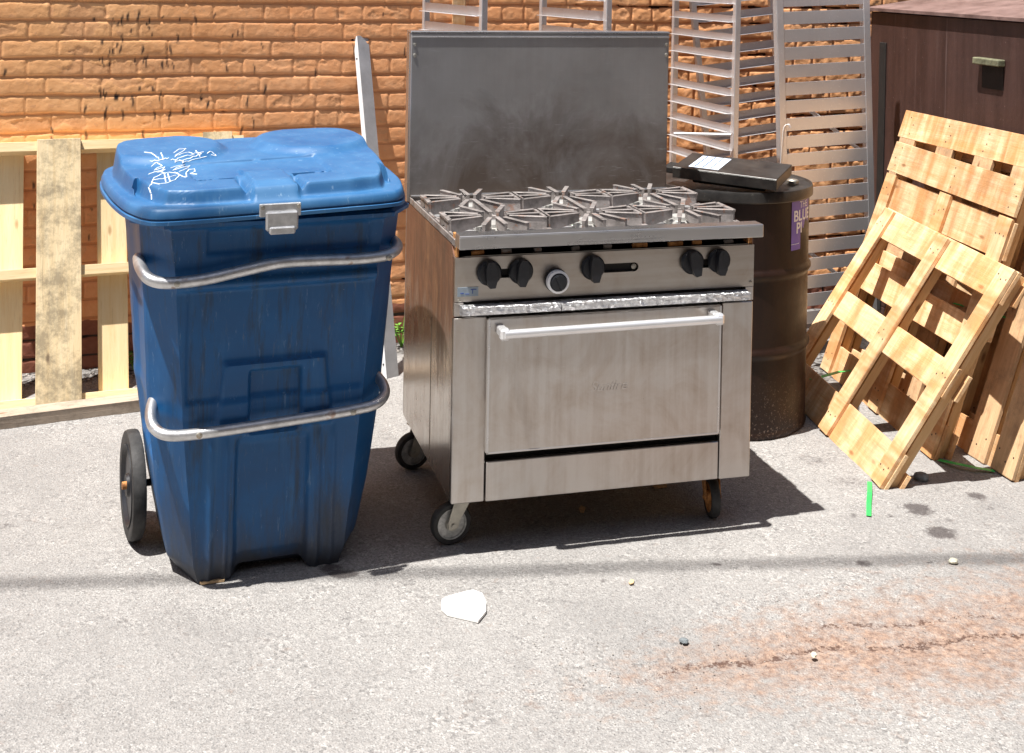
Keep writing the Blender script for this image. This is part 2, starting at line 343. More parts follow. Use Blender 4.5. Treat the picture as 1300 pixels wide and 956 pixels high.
# ------------------------------------------------------------------ mesh helpers
class MB:
    def __init__(s): s.v = []; s.f = []
    def add(s, vs, fs):
        k = len(s.v); s.v += [tuple(x) for x in vs]; s.f += [tuple(i+k for i in f) for f in fs]; return s
    def box(s, a, b, c=0.002, mat=None):
        """chamfered box between corners a and b"""
        a = [min(a[i], b[i]) for i in range(3)] if True else a; 
        return s._box(a, b, c, mat)
    def _box(s, a, b, c, mat):
        x0, y0, z0 = a; x1, y1, z1 = b
        c = min(c, abs(x1-x0)*.3, abs(y1-y0)*.3, abs(z1-z0)*.3)
        bm = bmesh.new()
        vs = []
        for sx in (0, 1):
            for sy in (0, 1):
                for sz in (0, 1):
                    X, Y, Z = (x0, x1)[sx], (y0, y1)[sy], (z0, z1)[sz]
                    ix, iy, iz = (c, -c)[sx], (c, -c)[sy], (c, -c)[sz]
                    vs += [(X, Y+iy, Z+iz), (X+ix, Y, Z+iz), (X+ix, Y+iy, Z)]
        for p in vs: bm.verts.new(p)
        bmesh.ops.convex_hull(bm, input=bm.verts)
        bmesh.ops.dissolve_limit(bm, angle_limit=.02, verts=bm.verts, edges=bm.edges)
        bm.verts.index_update()
        V = [v.co.copy() for v in bm.verts]
        if mat is not None: V = [mat @ v for v in V]
        s.add(V, [[v.index for v in f.verts] for f in bm.faces]); bm.free()
        return s
    def tube(s, pts, r, n=12, caps=True):
        pts = [Vector(p) for p in pts]; rings = []
        rr = r if isinstance(r, (list, tuple)) else [r]*len(pts)
        t = (pts[1]-pts[0]).normalized(); nrm = t.orthogonal().normalized()
        vs = []
        for i, p in enumerate(pts):
            if i == 0: tt = pts[1]-pts[0]
            elif i == len(pts)-1: tt = pts[-1]-pts[-2]
            else: tt = (pts[i+1]-pts[i]).normalized()+(pts[i]-pts[i-1]).normalized()
            tt.normalize(); nrm = (nrm-tt*nrm.dot(tt)).normalized(); bn = tt.cross(nrm)
            for k in range(n):
                a = 2*PI*k/n; vs.append(p+(nrm*math.cos(a)+bn*math.sin(a))*rr[i])
        fs = []
        for i in range(len(pts)-1):
            for k in range(n):
                fs.append((i*n+k, i*n+(k+1) % n, (i+1)*n+(k+1) % n, (i+1)*n+k))
        if caps: fs.append(tuple(reversed(range(n)))); fs.append(tuple(range((len(pts)-1)*n, len(pts)*n)))
        return s.add(vs, fs)
    def lathe(s, prof, n=40, mat=None, close=True):
        vs = []; fs = []
        for (r, z) in prof:
            for k in range(n): vs.append(Vector((r*math.cos(2*PI*k/n), r*math.sin(2*PI*k/n), z)))
        m = len(prof)
        for i in range(m-1):
            for k in range(n): fs.append((i*n+k, i*n+(k+1) % n, (i+1)*n+(k+1) % n, (i+1)*n+k))
        if close: fs.append(tuple(reversed(range(n)))); fs.append(tuple(range((m-1)*n, m*n)))
        if mat is not None: vs = [mat @ v for v in vs]
        return s.add(vs, fs)
    def prism(s, poly, z0, z1, mat=None):
        n = len(poly); vs = [Vector((x, y, z0)) for x, y in poly]+[Vector((x, y, z1)) for x, y in poly]
        if mat is not None: vs = [mat @ v for v in vs]
        fs = [tuple(reversed(range(n))), tuple(range(n, 2*n))]+[(i, (i+1) % n, n+(i+1) % n, n+i) for i in range(n)]
        return s.add(vs, fs)
    def build(s, name, mat, parent=None, smooth=None, matrix=None):
        me = bpy.data.meshes.new(name); me.from_pydata(s.v, [], s.f); me.materials.append(mat)
        bm = bmesh.new(); bm.from_mesh(me); bmesh.ops.recalc_face_normals(bm, faces=bm.faces); bm.to_mesh(me); bm.free()
        if smooth is not None:
            me.polygons.foreach_set('use_smooth', [True]*len(me.polygons))
            try: me.set_sharp_from_angle(angle=R(smooth))
            except Exception: pass
        o = bpy.data.objects.new(name, me); COL.objects.link(o)
        if parent is not None: o.parent = parent
        if matrix is not None: o.matrix_basis = matrix
        return o
def thing(name, label, cat, loc=(0, 0, 0), rz=0, group=None):
    o = bpy.data.objects.new(name, None); COL.objects.link(o); o.empty_display_size = .1
    o.location = loc; o.rotation_euler = (0, 0, rz); o['label'] = label; o['category'] = cat
    if group: o['group'] = group
    return o
def tag(o, label, cat, group=None):
    o['label'] = label; o['category'] = cat
    if group: o['group'] = group
    return o
def grid_mesh(name, X, Y, Z, mat, attrs=None, smooth=True, kind=None):
    r, c = X.shape; me = bpy.data.meshes.new(name)
    co = np.stack([X, Y, Z], -1).reshape(-1, 3).astype(np.float32)
    i = np.arange(r*c).reshape(r, c)
    q = np.stack([i[:-1, :-1], i[:-1, 1:], i[1:, 1:], i[1:, :-1]], -1).reshape(-1, 4)
    me.vertices.add(len(co)); me.vertices.foreach_set('co', co.ravel())
    me.loops.add(q.size); me.loops.foreach_set('vertex_index', q.ravel().astype(np.int32))
    me.polygons.add(len(q)); me.polygons.foreach_set('loop_start', (np.arange(len(q))*4).astype(np.int32))
    me.polygons.foreach_set('loop_total', np.full(len(q), 4, np.int32))
    me.polygons.foreach_set('use_smooth', np.full(len(q), smooth))
    me.update(calc_edges=True); me.materials.append(mat)
    for k, a in (attrs or {}).items():
        at = me.attributes.new(k, 'FLOAT', 'POINT'); at.data.foreach_set('value', np.clip(a, 0, 1).ravel().astype(np.float32))
    o = bpy.data.objects.new(name, me); COL.objects.link(o)
    if kind: o['kind'] = kind
    return o
def frame(p, xdir, ydir):
    """matrix at p with local x along xdir, y towards ydir"""
    x = Vector(xdir).normalized(); z = x.cross(Vector(ydir)).normalized(); y = z.cross(x)
    return Matrix(((x.x, y.x, z.x, p[0]), (x.y, y.y, z.y, p[1]), (x.z, y.z, z.z, p[2]), (0, 0, 0, 1)))
NAIL = m_simple('rusty_nail_head', (.05, .035, .03), .6, .5)
def board(name, p0, p1, widthdir, width, thick, mat, parent=None, n0=0.0, c=.0015, nails=()):
    """plank from p0 to p1; width grows along widthdir, thickness along the normal, from n0"""
    p0 = Vector(p0); p1 = Vector(p1); L = (p1-p0).length
    m = frame(p0, p1-p0, widthdir)
    b = MB()._box((0, 0, n0), (L, width, n0+thick), c, None)
    # worn, slightly uneven ends and edges
    rb_ = random.Random(int(L*1e5)+int(width*1e5)); b.v = [(x+rb_.uniform(-.0015, .0015), y+rb_.uniform(-.0012, .0012), z) for x, y, z in b.v]
    nf = len(b.f)
    for (nx, ny) in nails:
        for zf in (n0+thick+.0004, n0-.0004):
            k0 = len(b.v); rn = .0034
            b.v += [(nx+rn*math.cos(a*PI/4), ny+rn*math.sin(a*PI/4), zf) for a in range(8)]; b.f.append(tuple(range(k0, k0+8)))
    o = b.build(name, mat, parent, matrix=m)
    if nails:
        o.data.materials.append(NAIL)
        for p in o.data.polygons:
            if len(p.vertices) == 8 and p.area < 5e-5: p.material_index = 1
    return o
def text_mesh(name, s, size, mat, parent, matrix, extrude=.0006, shear=0, bold=0):
    cu_ = bpy.data.curves.new(name, 'FONT'); cu_.body = s; cu_.size = size; cu_.extrude = extrude; cu_.shear = shear; cu_.offset = bold
    cu_.align_x = 'CENTER'; cu_.align_y = 'CENTER'
    t = bpy.data.objects.new(name, cu_); COL.objects.link(t)
    bpy.context.view_layer.update()
    me = bpy.data.meshes.new_from_object(t.evaluated_get(bpy.context.evaluated_depsgraph_get()))
    bpy.data.objects.remove(t)
    me.materials.clear(); me.materials.append(mat); me.name = name
    o = bpy.data.objects.new(name, me); COL.objects.link(o)
    if parent is not None: o.parent = parent
    o.matrix_basis = matrix
    return o

# ------------------------------------------------------------------ ground
WY = R(19.0); WP = Vector((-.537, 5.55, 0))                    # wall line
wt = Vector((math.cos(WY), math.sin(WY), 0)); wn = Vector((math.sin(WY), -math.cos(WY), 0))
xs = np.concatenate([[-150, -40, -12, -5], np.arange(-2.6, 2.9, .0125), [4, 6, 12, 40, 150]])
ys = np.concatenate([[-150, -40, -10, -3, 0, 1.5], np.arange(2.3, 6.7, .0125), [8, 12, 40, 150]])
GX, GY = np.meshgrid(xs, ys)
tx = GX-.37; line = 2.985+.26*tx+.02*np.sin(tx*5)
hw = .11+.13*np.clip(tx+.2, 0, 1.4)
dirt = np.exp(-((GY-line+.01)/(hw*1.25))**2)*sst(-.6, .5, tx)*.9
ln2 = line+.012*np.sin(tx*17)+.02*(fbm(GX*9, GY*9, 3)-.5)
crack = np.exp(-((GY-ln2)/.028)**2)*sst(-.3, .1, tx)*.8
crack = np.maximum(crack, np.exp(-((GY-ln2-.075-.03*np.sin(tx*3))/.022)**2)*sst(.3, .5, tx)*.75)
edge = line+hw*1.25+.02
crack = np.maximum(crack, .5*np.exp(-((GY-edge)/.03)**2)*sst(-.5, 0, tx))
near = ((GX > -2.6) & (GX < 2.88) & (GY > 2.3) & (GY < 6.68)).astype(float)
def gpx(px, py, z=0):
    d = fw + cx*((px-650)/FPX) - cu*((py+17.4)/FPX); t = (z-CAMH)/d.z
    return (d.x*t, d.y*t)
stain = np.zeros_like(GX)
for px, py, a, b, s in [(1165, 646, .05, .055, 1), (1195, 676, .052, .055, 1), (1240, 630, .035, .04, .9), (1097, 715, .03, .02, .9), (435, 728, .05, .03, 1), (420, 720, .04, .03, .95),
                        (767, 738, .016, .014, .7), (910, 717, .018, .014, .8), (745, 648, .02, .02, .5), (1085, 655, .02, .02, .6), (1132, 655, .015, .015, .8), (1205, 660, .02, .02, .7), (10, 668, .05, .03, .55), (1080, 612, .10, .05, .52), (1040, 585, .10, .06, .5), (515, 690, .03, .03, .5), (552, 780, .015, .012, .5), (1258, 645, .02, .02, .6), (1180, 714, .012, .01, .8)]:
    x_, y_ = gpx(px, py); stain = np.maximum(stain, s*np.exp(-(((GX-x_)/a)**2+((GY-y_)/b)**2)**1.5))
dw = (GX-WP.x)*wn.x + (GY-WP.y)*wn.y                            # distance in front of the wall
soil = (1-sst(.05, .30, dw+.10*(fbm(GX*3, GY*3, 9)-.5)))*near*.95
soil = np.maximum(soil, .9*np.exp(-((GX-1.2)/.35)**2-((GY-5.35)/.35)**2))
GZ = (-.010*np.exp(-((GY-line)/(hw*1.1))**2)*sst(-.4, .2, tx) - .004*crack + .004*(fbm(GX*2, GY*2, 5)-.5) + .0035*(fbm(GX*40, GY*40, 6)-.5) + dirt*.006*(fbm(GX*30, GY*30, 8, 3)-.3) + .01*soil*(fbm(GX*22, GY*22, 12)-.4))*near
dirt *= near; crack *= near
gr = grid_mesh('ground', GX, GY, GZ, GR, dict(dirt=dirt, crack=crack, stain=stain, soil=soil), kind='structure')

# ------------------------------------------------------------------ brick wall (real relief)
U = np.concatenate([[-9, -6, -4], np.arange(-2.3, 3.6, .0055), [5, 8]])
V = np.concatenate([[-.3, -.1], np.arange(-.02, 1.75, .0045), np.arange(1.76, 3.6, .0725/3)])
UU, VV = np.meshgrid(U, V)
CH = .0755; BL = .212
wob = .012*(fbm(UU*2.2, VV*2.2, 21)-.5)
vv = VV+wob+.0050*(fbm(UU*11, VV*4, 71)-.5)+.30*CH; cr_ = np.floor(vv/CH); fz = vv/CH-cr_
off = np.where(cr_ % 2 == 0, 0., .5)+(_h(cr_, cr_*0, 5)-.5)*.25
uu = UU/BL+off+.03*(fbm(UU*5, VV*5, 22)-.5); br_ = np.floor(uu); fu = uu-br_
hdr = _h(br_, cr_, 31) > .78                                     # a few half bricks
fu2 = np.where(hdr, (fu*2) % 1, fu); bl2 = np.where(hdr, BL/2, BL)
chipn = fbm(UU*34, VV*44, 81, 4)
rough_ = sst(.15, 1.5, UU)*.75+.12+.35*(1-sst(.2, .6, VV))                   # eroded to the right and low down
jz = np.minimum(fz, 1-fz)*CH; ju = np.minimum(fu2, 1-fu2)*bl2
jw = .0065+.006*(fbm(UU*14, VV*14, 23)-.4)
mz = 1-sst(jw*.6, jw*1.05, jz); mu = (1-sst(jw*.45, jw*.9, ju))*(.34+.62*rough_)
mort = np.maximum(mz*(.8+.2*sst(.3, .6, fbm(UU*5, VV*9, 77))), mu*1.25)
spn = fbm(UU*7, VV*13, 24, 5)+.10*rough_
sp_ = sst(.645, .70, spn)
leftsp = np.exp(-((UU+.95)/.35)**2-((VV-1.2)/.12)**2)*.5
sp_ = np.maximum(sp_, sst(.42, .5, fbm(UU*9, VV*12, 25)*np.clip(leftsp*2.2, 0, 1)))
dep = .5*.019*mort*(.75+.5*rough_)
hgt = -dep*(.40+.25*rough_) + .003*(1-(2*fz-1)**4)*(1-mort)*.8 - .0022*fz*(1-mort) + .0016*(_h(br_*2+hdr, cr_, 41)-.5) + .0009*(fbm(UU*11, VV*11, 26)-.5) + .0018*(fbm(UU*60, VV*60, 27)-.5) \
    - sp_*(.0006+.0016*fbm(UU*40, VV*40, 28)) - .0015*(fz-.5)*(1-mort)*(.5-_h(br_, cr_, 43))*2
hgt += (1-mort)*rough_*.008*(fbm(UU*28, VV*28, 29)-.5)
sp_ = np.maximum(sp_, sst(.70, .73, chipn)*.9)
hole = sst(.60, .68, fbm(UU*10, VV*30, 33, 3)*np.clip(mz*1.25, 0, 1)*(0.72+.42*rough_))
hgt -= hole*.014
bare = 1-sst(.15, .22, VV+.05*(fbm(UU*6, VV*6, 35)-.5))
yellow = np.exp(-((UU+1.30)/.55)**2)*.85*sst(.7, 1.0, VV) + .35*sst(.3, 1.4, UU)
drip = np.zeros_like(UU); rs = random.Random(4)
for i in range(75):
    if i < 55: u0 = rs.gauss(-1.02, .14); v0 = rs.choice([1.42, 1.36, 1.30, 1.24, 1.09, 1.04, 1.40, 1.12])+rs.uniform(-.02, .02)
    else: u0 = rs.uniform(-1.6, .1); v0 = rs.uniform(.95, 1.45)
    ln = rs.uniform(.006, .028); wd = rs.uniform(.0025, .005)
    drip = np.maximum(drip, np.exp(-((UU-u0-.003*np.sin(VV*90+i))/wd)**4-((VV-v0)/ln)**4))
for i in range(60):                                              # dark runs on the lower wall behind the pallet
    u0 = rs.uniform(-1.45, -.2); v0 = rs.uniform(.3, .95); ln = rs.uniform(.006, .03); wd = rs.uniform(.003, .006)
    drip = np.maximum(drip, .9*np.exp(-((UU-u0-.004*np.sin(VV*70+i))/wd)**4-((VV-v0)/ln)**4))
WX = WP.x+wt.x*UU+wn.x*hgt; WYY = WP.y+wt.y*UU+wn.y*hgt
wall = grid_mesh('brick_wall', WX, WYY, VV, WALLM, dict(mortar=mort, spall=sp_, hole=hole, bare=bare, yellow=yellow, drip=drip))
# give the wall its body behind the face
bm = bmesh.new(); bm.from_mesh(wall.data)
mb = MB(); m_ = frame(WP+wt*-9, wt, -wn)
mb._box((0, .03, -.3), (17, .33, 3.6), .004, None)
pts_ = [m_ @ Vector(v) if True else v for v in mb.v]
# frame() has z along x cross y = up for (wt, -wn)
vs_ = [bm.verts.new(p) for p in pts_]
for f in mb.f: bm.faces.new([vs_[i] for i in f])
bm.to_mesh(wall.data); bm.free()
tag(wall, 'orange painted brick wall with black drips, running behind everything', 'wall')

# unseen block added behind the camera for the steel to reflect
ob = MB(); mo_ = frame((-8, -3.2, 0), wt, -wn)
ob._box((-4, -.3, -.2), (22, 0, 4.2), .01, mo_)
ob._box((-4, 0, 4.0), (22, .08, 4.2), .01, mo_)
o = ob.build('added_building', ADDBLD); tag(o, 'plain cream block added unseen behind the photographer for the steel to reflect', 'added_building')

# ------------------------------------------------------------------ stove
SY = .27015
stove = thing('kitchen_range', 'stainless steel six burner commercial gas range on casters, missing one knob', 'stove', (-.145, 3.543, 0), SY)
Wd, Dp = .914, .726
b = MB(); b._box((.012, .03, .165), (Wd-.012, Dp-.01, .83), .002, None); b._box((.012, .12, .83), (Wd-.012, Dp-.01, .862), .002, None)
carc = b.build('oven_cavity', BLK, stove)
b = MB(); b._box((0, .008, .156), (.010, Dp, .836), .001, None); b.prism([(.008, .836), (Dp, .836), (Dp, .872), (.052, .876)], 0, .010, Matrix(((0, 0, 1, 0), (1, 0, 0, 0), (0, 1, 0, 0), (0, 0, 0, 1))))
b._box((-.0012, .300, .16), (.0, .3035, .60), .0004, None)
b.build('side_panel', STS, stove)
b = MB(); b._box((Wd-.010, .008, .153), (Wd, Dp, .872), .001, None); b.build('side_panel', STS, stove)
b = MB(); b._box((.0, Dp, .16), (Wd, Dp+.01, .90), .001, None); b.build('rear_panel', ST, stove)
b = MB(); b._box((0, 0, .153), (.095, .026, .677), .0025, None); b.build('front_pilaster', ST, stove)
b = MB(); b._box((.815, 0, .150), (Wd, .026, .677), .0025, None); b.build('front_pilaster', ST, stove)
for a_ in ((.0, .0, .681, .026, .02, .720), (Wd-.026, .0, .681, Wd, .02, .721)): MB()._box(a_[:3], a_[3:], .001, None).build('corner_tab', ST, stove)
b = MB(); b._box((.100, .0, .152), (.811, .02, .264), .002, None); b.build('kick_panel', ST, stove)
# door
b = MB(); b._box((.092, -.020, .293), (.805, .012, .677), .005, None); door = b.build('oven_door', ST, stove)
b = MB(); b._box((.094, -.0215, .295), (.100, -.0195, .675), .0005, None); b._box((.797, -.0215, .295), (.803, -.0195, .675), .0005, None); b._box((.094, -.0215, .2945), (.803, -.0195, .2995), .0005, None); b.build('door_edge_fold', STL, door)
b = MB()
b.tube([(.125, -.078, .646), (.775, -.078, .652)], .0125, 20)
hb = b.build('handle', CHR, door, 40)
for sx, z in ((.125, .646), (.768, .652)):
    q = MB(); q._box((sx-.012, -.086, z-.017), (sx+.016, -.060, z+.017), .006, None); q._box((sx-.010, -.064, z-.012), (sx+.014, -.019, z+.014), .004, None)
    q.build('handle_bracket', CHR, hb)
b = MB()
text_mesh('maker_lettering', 'Sunfire', .040, ST, door, Matrix(((1, 0, 0, .453), (0, 0, 1, -.0205), (0, 1, 0, .462), (0, 0, 0, 1))), .0012, .35)
# control panel with three slots
def slotted_panel():
    mb_ = MB()
    z0, z1 = .722, .846; slots = [(.112, .182), (.412, .547), (.722, .800)]
    zc, hh = .797, .013
    xs_ = [0]
    for a, c in slots: xs_ += [a, c]
    xs_ += [Wd]
    for i in range(len(xs_)-1):
        a, c = xs_[i], xs_[i+1]
        if (a, c) in slots:
            n = 16; up_ = []
            for sgn, zz in ((1, z1), (-1, z0)):
                pr = []
                for j in range(n+1):       # rounded slot ends
                    x = a+(c-a)*(.5-.5*math.cos(PI*j/n))
                    d = min(x-a, c-x); k_ = hh if d >= hh else math.sqrt(max(0, hh*hh-(hh-d)**2))
                    pr.append((x, zc+sgn*k_))
                poly = pr+[(c, zz), (a, zz)]
                mb_.prism(poly, -.02, 0, Matrix(((1, 0, 0, 0), (0, 0, -1, 0), (0, 1, 0, 0), (0, 0, 0, 1))))
        else:
            mb_.prism([(a, z0), (c, z0), (c, z1), (a, z1)], -.02, 0, Matrix(((1, 0, 0, 0), (0, 0, -1, 0), (0, 1, 0, 0), (0, 0, 0, 1))))
    return mb_
cp = slotted_panel().build('control_panel', STP, stove)
b = MB(); b._box((.11, .012, .782), (.81, .024, .812), .001, None); b.build('slot_backing', BLK, cp)
b = MB(); m2 = frame((.535, .010, .797), (1, 0, 0), (0, 0, 1)); b.lathe([(.008, 0), (.008, .003), (.005, .004)], 20, m2); b.build('bare_knob_stem', ZINC, cp, 40)
def knob(x, z, rot):
    q = MB(); m = Matrix.Translation((x, 0, z)) @ Matrix.Rotation(R(90), 4, 'X')      # local z -> -y
    q.lathe([(.031, 0), (.035, .003), (.036, .010), (.031, .017), (.0, .0185)], 40, m)
    gm = m @ Matrix.Rotation(rot, 4, 'Z')
    # tapered grip blade
    q.prism([(-.008, -.037), (.008, -.037), (.0145, -.02), (.0155, 0), (.0145, .02), (.008, .036), (-.008, .036), (-.0145, .02), (-.0155, 0), (-.0145, -.02)], .010, .040, gm)
    q.prism([(-.0018, .006), (.0018, .006), (.0018, .032), (-.0018, .032)], .040, .0408, gm)
    return q.build('knob', KNB, cp, 35)
for x, z, r_ in [(.097, .802, .08), (.189, .802, -.05), (.404, .803, .05), (.712, .805, .25), (.797, .805, -.03)]: knob(x, z, r_)
q = MB(); m = Matrix.Translation((.293, 0, .772)) @ Matrix.Rotation(R(90), 4, 'X')
q.lathe([(.033, 0), (.034, .012), (.030, .018), (.0, .018)], 40, m); dl = q.build('thermostat_dial', KNB, cp, 35)
q = MB(); q.lathe([(.0325, .018), (.0325, .034), (.026, .036), (.0255, .030)], 40, m, close=False); q.build('dial_ring', GREYP, dl, 35)
q = MB(); q.lathe([(.0258, .018), (.0245, .034), (.022, .042), (.0, .043)], 36, m); q.prism([(-.004, -.02), (.004, -.02), (.004, .02), (-.004, .02)], .042, .047, m @ Matrix.Rotation(.4, 4, 'Z')); q.build('dial_cap', KNB, dl, 30)
b = MB(); b._box((.008, -.0016, .737), (.068, -.0001, .763), .0003, None); pl_ = b.build('rating_plate', GREYLB, cp)
b = MB(); b._box((.016, -.0026, .745), (.026, -.0017, .748), .0002, None); b._box((.030, -.0026, .743), (.042, -.0017, .745), .0002, None); b._box((.050, -.0026, .744), (.052, -.0017, .757), .0002, None); b._box((.046, -.0026, .755), (.062, -.0017, .7575), .0002, None); b.build('plate_marks', DBLUE, pl_)
for x, z in ((.012, .727), (Wd-.010, .735)):
    q = MB(); q.lathe([(.0045, 0), (.0045, .002), (.002, .0035)], 14, Matrix.Translation((x, 0, z)) @ Matrix.Rotation(R(90), 4, 'X')); q.build('screw', ZINC, cp, 40)
# foil wrapped drip edge, three lengths
for a, c in ((.014, .300), (.302, .590), (.592, .886)):
    r0 = random.Random(int(a*1000)); n = 44; ring = 10; vs = []; fs = []
    for i in range(n+1):
        x = a+(c-a)*i/n
        for k_ in range(ring):
            an = 2*PI*k_/ring; ry = .022*(1+r0.uniform(-.035, .035)); rz_ = .0140*(1+r0.uniform(-.05, .05))
            yy = -.020+max(-.7, min(.7, math.cos(an)))*ry*1.25; zz = .703+max(-.75, min(.75, math.sin(an)))*rz_*1.3
            vs.append((x+r0.uniform(-.001, .001), min(yy, -.002), zz))
    for i in range(n):
        for k_ in range(ring): fs.append((i*ring+k_, i*ring+(k_+1) % ring, (i+1)*ring+(k_+1) % ring, (i+1)*ring+k_))
    fs.append(tuple(range(ring))); fs.append(tuple(range(n*ring, n*ring+ring)))
    MB().add(vs, fs).build('foil_strip', FOIL, stove)
# front ledge, hollow channel
b = MB(); b._box((.0, -.050, .911), (Wd+.004, .004, .917), .002, None); b._box((.0, -.0505, .879), (Wd+.004, -.046, .9135), .0015, None); b._box((.0, .000, .879), (Wd+.004, .004, .912), .0008, None)
b._box((.0, -.048, .879), (.003, .002, .912), .001, None); b._box((Wd+.001, -.048, .879), (Wd+.004, .002, .912), .001, None)
b.build('front_ledge', STL, stove)
for a_ in ((.004, .006, .847, .012, .05, .909), (Wd-.012, .006, .847, Wd-.004, .05, .878)): MB()._box(a_[:3], a_[3:], .001, None).build('ledge_bracket', RUST, stove)
# burner manifold seen in the gap
b = MB(); b.tube([(.03, .075, .862), (Wd-.03, .075, .862)], .009, 12)
b.build('gas_manifold', IRON, stove, 40)
for i in range(9):
    q = MB(); x = .06+i*.098+random.uniform(-.02, .02); q.tube([(x, .03, .852+random.uniform(-.003, .003)), (x+random.uniform(.02, .045), .03, .853)], .007, 8); q.build('burner_valve', RUST if i in (0, 5, 6, 7) else IRON, stove, 40)
# cooktop
b = MB(); b._box((.002, .012, .8725), (Wd-.002, .68, .878), .001, None); b.build('cooktop', TRAY, stove)
for x_ in (-.001, Wd-.004): MB()._box((x_, .012, .8775), (x_+.005, .668, .896), .001, None).build('cooktop_rim', IRON, stove)
def grate(cx_, cy_):
    g = MB(); hx, hy = .146, .139; z0, zt = .884, .928
    # low outer frame
    for a, c in (((-hx, -hy), (hx, -hy)), ((hx, -hy), (hx, hy)), ((hx, hy), (-hx, hy)), ((-hx, hy), (-hx, -hy))):
        x0_, x1_ = sorted((a[0], c[0])); y0_, y1_ = sorted((a[1], c[1]))
        g._box((cx_+x0_-.004, cy_+y0_-.004, z0), (cx_+x1_+.004, cy_+y1_+.004, z0+.012), .001, None)
    def fin(p, q, zp, zq, wp=.026, th=.0085):
        p = Vector((cx_+p[0], cy_+p[1], 0)); q = Vector((cx_+q[0], cy_+q[1], 0)); L = (q-p).length
        m = frame(p, q-p, (0, 0, 1))          # x along fin, y up
        g.prism([(0, z0+.002), (L*.35, z0+.006), (L, zq-wp), (L, zq), (0, zp)], -th/2, th/2, m)
        g._box((0, min(zp, zq)-.0015, -th*.85), (L, max(zp, zq)+.0005, th*.85), .0008, m)
    for sx in (-1, 1):
        fin((sx*hx, 0), (sx*.040, 0), zt, zt)
        fin((0, sx*hy), (0, sx*.038), zt, zt)
        for sy in (-1, 1):
            fin((sx*hx, sy*.062), (sx*.042, sy*.022), zt, zt)
            fin((sx*.066, sy*hy), (sx*.022, sy*.042), zt, zt)
            fin((sx*hx, sy*.062), (sx*hx, sy*.002), zt-.006, zt)
    g.build('grate', IRON, stove)
    h = MB(); h.lathe([(.0, .879), (.052, .879), (.050, .890), (.034, .893), (.032, .903), (.020, .906), (0, .906)], 28, Matrix.Translation((cx_, cy_, 0)), close=False)
    for k_ in range(8):
        a = k_*PI/4+.2; h._box((-.006, .03, .884), (.006, .062, .897), .002, Matrix.Translation((cx_, cy_, 0)) @ Matrix.Rotation(a, 4, 'Z'))
    h.build('burner', BURN, stove, 40)
for gx in (.158, .457, .757):
    for gy in (.185, .470): grate(gx, gy)
# backguard
b = MB(); b._box((-.004, .672, .878), (Wd-.006, .690, 1.438), .003, None)
bgd = b.build('backguard', STB, stove)
b = MB(); b._box((-.004, .668, 1.424), (Wd-.006, .6715, 1.4275), .001, None); b._box((-.006, .671, 1.4365), (Wd-.004, .74, 1.4445), .003, None); b.build('top_fold', STL, bgd)
b = MB(); b._box((.0, .655, .899), (Wd-.008, .671, .904), .001, None); b.build('splash_lip', STL, bgd)
for x_ in (-.006, Wd-.016): MB()._box((x_, .6905, .878), (x_+.012, .74, 1.436), .001, None).build('side_fold', STL, bgd)
for x in (.008, Wd-.016):
    for z in (1.400, 1.364):
        q = MB(); q.lathe([(.0062, 0), (.0055, .003), (.002, .0042)], 14, Matrix.Translation((x, .672, z)) @ Matrix.Rotation(R(90), 4, 'X')); q.build('rivet', ZINC, bgd, 40)
def caster(x, y, ang, tilt=0, rusty=False, bw=.008):
    c = thing('caster', '', '', (x, y, 0), ang); del c['label']; del c['category']; c.parent = stove
    return c
def caster_parts(x, y, ang, rusty=False):
    # local frame: wheel disc in the local xz plane, axle along local y
    T = Matrix.Translation((x, y, 0)) @ Matrix.Rotation(ang, 4, 'Z')
    A = T @ Matrix.Translation((0, 0, .0605)) @ Matrix.Rotation(R(90), 4, 'X')
    t_ = MB(); t_.lathe([(.044, -.013), (.056, -.0135), (.0600, -.008), (.0605, 0), (.0600, .008), (.056, .0135), (.044, .013)], 44, A, close=False)
    wh = t_.build('caster_wheel', RUBR, stove, 50)
    rm = MB(); rm.lathe([(.0, -.008), (.040, -.008), (.0405, -.0120), (.0465, -.0125), (.0465, .0125), (.0405, .0120), (.040, .008), (.0, .008)], 44, A, close=False)
    rm.build('wheel_rim', RUST if rusty else RIMM, wh, 30)
    hb_ = MB(); hb_.lathe([(0, -.018), (.018, -.017), (.020, -.008), (.020, .008), (.018, .017), (0, .018)], 26, A, close=False); hb_.build('wheel_hub', RUST if rusty else ZINC, wh, 40)
    f_ = MB()
    for s_ in (-1, 1):
        yb = s_*.0225
        m = T @ Matrix(((1, 0, 0, 0), (0, 0, 1, yb), (0, 1, 0, 0), (0, 0, 0, 1)))
        f_.prism([(-.014, .052), (.014, .052), (.018, .07), (.052, .128), (.002, .128), (-.016, .07)], -.0015, .0015, m)
    f_._box((.0, -.0245, .127), (.056, .0245, .131), .001, T)
    f_.tube([T @ Vector((0, -.028, .0605)), T @ Vector((0, .028, .0605))], .006, 10)
    f_._box((-.010, -.035, .1385), (.065, .035, .1425), .001, T)
    f_.tube([T @ Vector((.028, 0, .130)), T @ Vector((.028, 0, .166))], .014, 14)
    f_.build('caster_fork', RUST if rusty else ZINC, wh)
caster_parts(.022, .095, R(8))
caster_parts(.020, .655, R(10))
caster_parts(.835, .090, R(80), True)
caster_parts(.835, .640, R(60), True)

